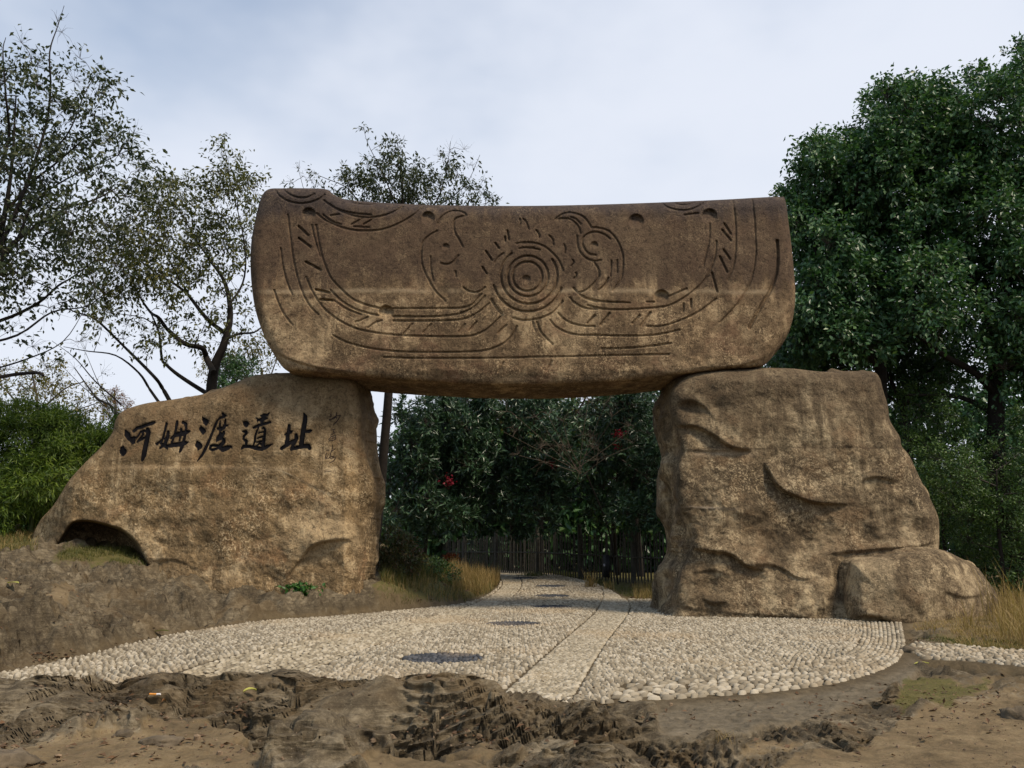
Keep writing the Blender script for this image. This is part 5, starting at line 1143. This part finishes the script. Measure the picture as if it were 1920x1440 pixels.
blades("dry_grass", [(bankL, 9000, .30, .012, .5, 22, 40), ([(840,1062),(938,1072),(936,1095),(900,1118),(850,1112)], 5000, .62, .012, .35, 24, 40), ([(1185,1100),(1240,1095),(1240,1128),(1190,1125)], 1200, .35, .014, .5, 24, 36),
       ([(1700,1165),(1900,1150),(2000,1160),(2000,1195),(1720,1190)], 2500, .13, .010, .9, 14, 24), ([(1860,1120),(2000,1100),(2100,1200),(1960,1225),(1880,1205)], 3400, .62, .011, .75, 14, 22), ([(1780,1180),(1950,1190),(1950,1225),(1800,1215)], 1600, .16, .01, .9, 13, 18), ([(-80,985),(70,985),(70,1034),(-80,1034)], 1500, .25, .012, .7, 19, 26)], G_DRY)
blades("green_grass", [(bankL, 12000, .22, .012, .6, 22, 40), ([(720,1030),(800,1050),(850,1075),(760,1100),(715,1090)], 5000, .4, .014, .5, 22, 34), ([(940,1060),(1010,1066),(1120,1085),(1180,1105),(1240,1100),(1240,1128),(1175,1120),(1100,1088),(1000,1074)], 5000, .20, .014, .6, 26, 60),
       ([(105,1050),(120,1018),(250,1020),(272,1062),(180,1056)], 5000, .14, .010, .8, 19, 25), ([(-80,985),(70,985),(70,1034),(-80,1034)], 3000, .2, .012, .7, 19, 26), ([(1690,1300),(1700,1268),(1760,1262),(1800,1275),(1860,1272),(1850,1290),(1800,1300),(1790,1326),(1730,1318),(1690,1338),(1676,1318)], 1500, .035, .006, .9, 7, 11),
       ([(1700,1196),(1790,1188),(1940,1208),(1940,1222),(1800,1212)], 2500, .07, .008, .8, 12, 16), ([(700,1110),(800,1128),(760,1136),(690,1120)], 700, .14, .01, .7, 20, 26)], G_GRS)
def tuft(label, u, v, Y, n, h, w, lean, mat, sp=.05, group=None, name="grass_tuft"):
    p = P(u, v, Y); o = blades(name, [((p[0], p[1], sp), n, h, w, lean, 0, 0)], mat, label, "grass", group=group); return o
gG = "grass tufts along the far edge of the path"
tuft("spiky dry tuft in front of the fence, right of the path's bend", 1108, 1090, 33, 90, .75, .02, .55, G_DRY, .10, gG)
tuft("smaller straw tuft under the white notice on the fence", 1140, 1096, 32, 50, .5, .02, .6, G_DRY, .12, gG)
tuft("low bright green tuft where the path's crest meets the fence", 1000, 1078, 40, 260, .32, .02, .6, G_GRS, .3, gG)
tuft("straw-coloured tuft leaning on the foot of the right pillar", 1815, 1178, 17.8, 46, .5, .012, 1.0, G_DRY, .10)
tuft("tall pale stems at the right edge beside the foot boulder", 1885, 1170, 18.5, 40, 1.5, .014, .35, G_DRY, .25)
tuft("thin dry tuft growing from a crack in the front rock, right of centre", 1130, 1350, 6.9, 60, .07, .004, 1.2, G_DRY, .05)
tuft("wispy dry twigs lying on the front rock's right slope", 1362, 1362, 7.2, 34, .13, .004, 1.6, G_DRY, .06)
# small broad-leaved plant at the foot of the left pillar
gK = "scrubby growth on the bank right of the left pillar"
G_SCR = leaf_mat("scrub_leaf", [(0.018, 0.022, 0.008), (0.035, 0.05, 0.012), (0.075, 0.075, 0.02), (0.11, 0.06, 0.03)], 0.6, 0.2)
shrub("dark brownish scrub on the bank against the left pillar", 735, 25.5, [(705,1010),(735,985),(770,1010),(790,1045),(760,1075),(712,1080)], 16, 91, G_SCR, (0.12, 0.06), r=.36, nl=220, nt=16, dY=1.5, group=gK)
shrub("low green scrub spilling down the bank beside the dry grass", 800, 27.5, [(750,1050),(790,1035),(845,1058),(860,1080),(830,1100),(770,1092)], 14, 92, G_FINE, (0.09, 0.045), r=.30, nl=150, nt=16, dY=1.5, group=gK)
p = P(566, 1104, 21.2); nL = 150; C = np.stack([p[0] + rng.normal(size=nL) * .22, p[1] - .15 + rng.normal(size=nL) * .08, gz(np.full(nL, p[0]), np.full(nL, p[1] - .15)) + rng.uniform(.02, .26, nL)], 1)
V, Fc = leaf_geo(C, rng.normal(size=(nL, 3)) + [0, -.4, .2], unit(rng.normal(size=(nL, 3)) * .4 + [0, -.4, 1]), .12, .10)
pr = empty("leafy_plant", (p[0], p[1] - .15, float(gz(p[0], p[1] - .15)[0])), "fresh green weed at the foot of the left pillar", "plant")
mk("foliage", V, Fc, leaf_mat("weed_leaf", [(0.02, 0.07, 0.012), (0.04, 0.12, 0.02), (0.07, 0.17, 0.03)], .45, .3), pr, smooth=False)["kind"] = "stuff"
b = Buf()
for k in range(9): q = C[k]; tube(b, [[p[0], p[1] - .15, pr.location.z - .02], q], [.006, .003], 4)
b.build("stems", G_GRS, pr)

# ================================================================== FENCE, NOTICE, SMALL THINGS
fa_, fb_ = np.array([-4.6, 51.5]), np.array([7.2, 33.0]); fl = np.hypot(*(fb_ - fa_)); fd = (fb_ - fa_) / fl
FW = plain("fence_wood", (0.060, 0.056, 0.046), 0.85, 0.3, 8, .4, .01, island=.35)
fr_ = empty("picket_fence", (float(fa_[0]), float(fa_[1]), float(gz(*fa_)[0])), "weathered wooden picket fence behind the path's bend, under the dark trees", "fence")
ang = math.atan2(fd[1], fd[0])
def cyl_mesh(name, r, h, s=7, taper=.92):
    b = Buf(); tube(b, [[0, 0, 0], [0.01, 0, h * .5], [0, 0, h]], [r, r * .97, r * taper], s); o = b.build(name, FW); me = o.data; bpy.data.objects.remove(o); return me
pk_ = [cyl_mesh("picket", .040, h_) for h_ in (2.15, 2.25, 2.3)]; ps_ = cyl_mesh("post", .115, 2.75, 10)
posts = [3.2, 6.9, 11.0, 14.6, 18.4, 21.8]; s_ = 0.1; k = 0
while s_ < fl:
    if min(abs(s_ - q) for q in posts) > .13:
        q = fa_ + fd * s_; o = bpy.data.objects.new("picket", pk_[k % 3]); COL.objects.link(o); o.parent = fr_
        hsc = 0.86 + 0.16 * s_ / fl
        o.location = (q[0] - fa_[0], q[1] - fa_[1], float(gz(*q)[0]) - .05 - fr_.location.z); o.rotation_euler = (rng.normal() * .012, rng.normal() * .014, rng.uniform(0, 3)); o.scale = (1, 1, hsc * rng.uniform(.97, 1.03))
    s_ += .205; k += 1
for s_ in posts:
    q = fa_ + fd * min(s_, fl); o = bpy.data.objects.new("post", ps_); COL.objects.link(o); o.parent = fr_; o.location = (q[0] - fa_[0] , q[1] - fa_[1] - .09, float(gz(*q)[0]) - .1 - fr_.location.z); o.scale = (1, 1, .84 + .18 * s_ / fl)
pr0 = [0] + posts + [fl]
for z_ in (1.12,):
    for a, c in zip(pr0[:-1], pr0[1:]):
        A0 = fa_ + fd * a; A1 = fa_ + fd * c; b = Buf(); n_ = np.array([fd[1], -fd[0]]) * .07
        if n_[1] > 0: n_ = -n_
        tube(b, [[A0[0] + n_[0], A0[1] + n_[1], float(gz(*A0)[0]) + z_], [A1[0] + n_[0], A1[1] + n_[1], float(gz(*A1)[0]) + z_]], [.035, .035], 6); b.build("rail", FW, fr_)
def box(buf, c, s, rz=0.0):
    c = np.asarray(c, float); s = np.asarray(s, float) / 2
    V = np.array([[x, y, z] for x in (-1, 1) for y in (-1, 1) for z in (-1, 1)]) * s
    V = np.stack([V[:, 0] * math.cos(rz) - V[:, 1] * math.sin(rz), V[:, 0] * math.sin(rz) + V[:, 1] * math.cos(rz), V[:, 2]], 1) + c
    buf.add(V, [[0, 1, 3, 2], [4, 6, 7, 5], [0, 4, 5, 1], [2, 3, 7, 6], [0, 2, 6, 4], [1, 5, 7, 3]])
nt_ = P(1137, 1055, 37.2)
nr = empty("notice_board", (nt_[0], nt_[1] - .0, nt_[2] - .3), "small dark board with three white notices hung on the fence", "sign")
DKB = plain("dark_board", (0.012, 0.012, 0.014), .6); WHT = plain("white_card", (0.55, 0.52, 0.58), .7, .08)
b = Buf(); box(b, nt_ - [0, 0, .15], (.42, .04, 1.0), ang); b.build("board", DKB, nr)
for du, dv in ((3.5, -6), (3.5, 4), (-4.0, 4.5)):
    q = P(1137 + du, 1055 + dv, 37.12); b = Buf(); box(b, q, (.15 if du > 0 else .09, .012, .115), ang); b.build("notice_card", WHT, nr)
# orange shrub-like heap and grey post at the left end of the fence
gO = leaf_mat("orange_leaf", [(0.16, 0.03, 0.006), (0.28, 0.055, 0.01), (0.34, 0.09, 0.015)], .7, .3)
shrub("small orange-red bush at the left end of the fence", 846, 40, [(832,1050),(845,1040),(858,1046),(862,1068),(848,1074),(832,1072)], 9, 81, gO, (0.10, 0.05), r=.28, nl=150, nt=14, dY=.6)

YLF = leaf_mat("fallen_yellow_leaf", [(0.35, 0.34, 0.06), (0.45, 0.42, 0.10)], .6, .2)
def ground_leaf(label, u, v, L, Wd, mat, az, name="fallen_leaf", cat="leaf"):
    # find the visible ground point under that bearing
    Y = np.linspace(4.2, 24, 900); x = (u - 960) / F * Y * 1.0; p_ = None
    pp = P(np.full(900, u), np.full(900, v), Y); h = gz(pp[:, 0], pp[:, 1]); k = np.argmax(pp[:, 2] < h + .012); p_ = pp[k]
    n = 5; t = np.linspace(0, 1, n); w = Wd * .5 * np.sin(math.pi * np.clip(t * .96 + .02, 0, 1)) ** .8
    V = []
    for i in range(n): V += [[t[i] * L, w[i], .012 + .02 * math.sin(t[i] * 3) + .012], [t[i] * L, 0, .010 + .02 * math.sin(t[i] * 3)], [t[i] * L, -w[i], .020 + .02 * math.sin(t[i] * 3)]]
    V = np.array(V); c, s_ = math.cos(az), math.sin(az); V = np.stack([V[:, 0] * c - V[:, 1] * s_, V[:, 0] * s_ + V[:, 1] * c, V[:, 2]], 1) + [p_[0], p_[1], float(gz(p_[0], p_[1])[0])]
    Fc = [[3 * i + a, 3 * i + 3 + a, 3 * i + 4 + a, 3 * i + 1 + a] for i in range(n - 1) for a in (0, 1)]
    return tag(mk(name, V, np.array(Fc), mat, loc=(p_[0], p_[1], float(gz(p_[0], p_[1])[0]))), label, cat), p_
ground_leaf("pale yellow-green fallen leaf on the front rock, left of centre", 456, 1300, .12, .07, YLF, .6)
ground_leaf("narrow yellow leaf lying by the right end of the path", 1715, 1245, .22, .07, YLF, .05)
ground_leaf("long greenish leaf on the dark rock at the far left", 14, 1095, .34, .13, YLF, -.5)
ground_leaf("green curled leaf at the rock's foot beside the path, left", 290, 1185, .26, .12, G_GRS, .1)
# cigarette end
_, p_ = ground_leaf("tiny brown leaf scrap beside the cigarette end", 303, 1318, .05, .02, G_RUST, 1.2)
cg = P(290, 1305, 7.2); Yc = np.linspace(4.5, 10, 600); pp = P(np.full(600, 290.), np.full(600, 1305.), Yc); hh_ = gz(pp[:, 0], pp[:, 1]); cg = pp[np.argmax(pp[:, 2] < hh_ + .01)]; cg[2] = float(gz(cg[0], cg[1])[0]) + .012
cr = empty("cigarette_end", tuple(cg), "orange-tipped cigarette end lying on the front rock", "cigarette")
b = Buf(); tube(b, [cg + [-.045, 0, 0.004], cg + [.02, -.008, 0.004]], [.009, .009], 10); b.build("filter", plain("filter_paper", (0.65, 0.26, 0.05), .7, .1), cr)
b = Buf(); tube(b, [cg + [.0202, -.008, 0.004], cg + [.055, -.014, 0.006]], [.0085, .0082], 10); b.build("paper", plain("cigarette_paper", (0.75, 0.70, 0.66), .7, .1), cr)

# litter of dead leaves, bits of stone
def scatter(name, polys, mat, L, Wd, Y0=4.3, Y1=16):
    VV, FF, o_ = [], [], 0
    for poly, n in polys:
        xs = []; t = 0
        while sum(map(len, xs)) < n and t < 60:
            Y = rng.uniform(Y0, Y1, 6000); x = rng.uniform(-12, 12, 6000); z = gz(x, Y); u, v = proj(x, Y, z); k = inside(poly, u, v); xs.append(np.stack([x[k], Y[k], z[k]], 1)); t += 1
        xs = np.concatenate(xs)[:n]; n = len(xs)
        if name == "gravel":
            sz = L * rng.lognormal(0, .5, n); V = PEB[None] * sz[:, None, None] * rng.uniform(.5, 1.2, (n, 1, 3)) * (1 + .25 * rng.normal(size=(n, PV, 3))); V = V + xs[:, None]
            VV.append(V.reshape(-1, 3)); FF.append((PF[None] + PV * np.arange(n)[:, None, None]).reshape(-1, 3) + o_); o_ += PV * n
        else:
            D = rng.normal(size=(n, 3)) * [1, 1, .25]; V, Fc = leaf_geo(xs + [0, 0, .012], D, unit(rng.normal(size=(n, 3)) * .35 + [0, 0, 1]), L * rng.uniform(.5, 1.3, n), Wd * rng.uniform(.6, 1.3, n), .3)
            VV.append(V); FF.append(Fc + o_); o_ += len(V)
    o = mk(name, np.concatenate(VV), np.concatenate(FF), mat, smooth=False); o["kind"] = "stuff"; return o
DEAD = leaf_mat("dead_leaf", [(0.05, 0.028, 0.014), (0.10, 0.055, 0.025), (0.18, 0.10, 0.05)], .75, .1)
allf = [(0,1270),(1920,1270),(1920,1440),(0,1440)]
scatter("fallen_leaves", [(allf, 420), ([(0,1320),(480,1300),(500,1440),(0,1440)], 120), ([(410,1318),(470,1322),(475,1342),(420,1340)], 26), ([(300,1180),(340,1178),(380,1190),(300,1198)], 50), ([(60,1225),(140,1215),(130,1240),(60,1245)], 90), ([(1690,1180),(1950,1190),(1950,1222),(1700,1215)], 240), ([(820,1330),(1000,1370),(900,1400),(760,1350)], 50),
        ([(0,1080),(400,1130),(500,1160),(200,1215),(0,1240)], 160), ([(1500,1310),(1800,1290),(1900,1330),(1560,1380)], 90)], DEAD, .07, .035)
scatter("fallen_leaves", [(bankL, 500), ([(1180,1095),(1245,1095),(1245,1130),(1180,1122)], 200)], DEAD, .14, .07, 20, 38)
STN = plain("loose_stone", (0.17, 0.12, 0.075), .9, .5, 20, .4, .01, island=.4)
scatter("gravel", [(DIRT[0], 500), (DIRT[2], 400), (DIRT[4], 80), (allf, 300), ([(300,1195),(480,1160),(560,1165),(330,1210)], 120)], STN, .010, .01)
def rock(label, u, v, r_, sq=.6, name="loose_rock", mat=None):
    Yc = np.linspace(4.3, 20, 900); pp = P(np.full(900, float(u)), np.full(900, float(v)), Yc); h = gz(pp[:, 0], pp[:, 1]); q = pp[np.argmax(pp[:, 2] < h + .005)]; q[2] = float(gz(q[0], q[1])[0])
    th_, ph_ = np.meshgrid(np.linspace(0, math.pi, 12), np.linspace(0, 2 * math.pi, 19)[:-1], indexing='ij')
    d = np.stack([np.sin(th_) * np.cos(ph_), np.sin(th_) * np.sin(ph_), np.cos(th_)], -1); k = 1 + .45 * fbm(d[..., 0] * 1.4 + u, d[..., 1] * 1.4, d[..., 2] * 1.4, 4)
    V = (d * k[..., None] * [r_ * 1.25, r_, r_ * sq]); i = np.arange(11)[:, None] * 18; j = np.arange(18)[None]; j2 = (j + 1) % 18
    Qd = np.stack([i + j, i + 18 + j, i + 18 + j2, i + j2], -1).reshape(-1, 4)
    return tag(mk(name, V.reshape(-1, 3) + q, Qd, mat or GMR, loc=tuple(q)), label, "rock")
GMR = plain("outcrop_stone", (0.115, 0.088, 0.056), .95, .5, 9, .8, .03)
rock("dark rounded rock at the right edge of the bare earth", 1908, 1345, .13, .8)
rock("low brown rock lying flat on the left earth patch", 300, 1392, .12, .35)
rock("small brown rock beside the flat one on the left earth patch", 232, 1378, .07, .5)
rock("dark rock in the bottom left corner", 12, 1432, .16, .5)
rock("small stub of rock standing at the end of the cobbled border", 1712, 1222, .16, .5, mat=bpy.data.materials["outcrop_stone"])

_t = 0
for o in S.objects:
    if o.type == 'MESH': _t += len(o.data.loops) - 2 * len(o.data.polygons)
print("triangles", _t)
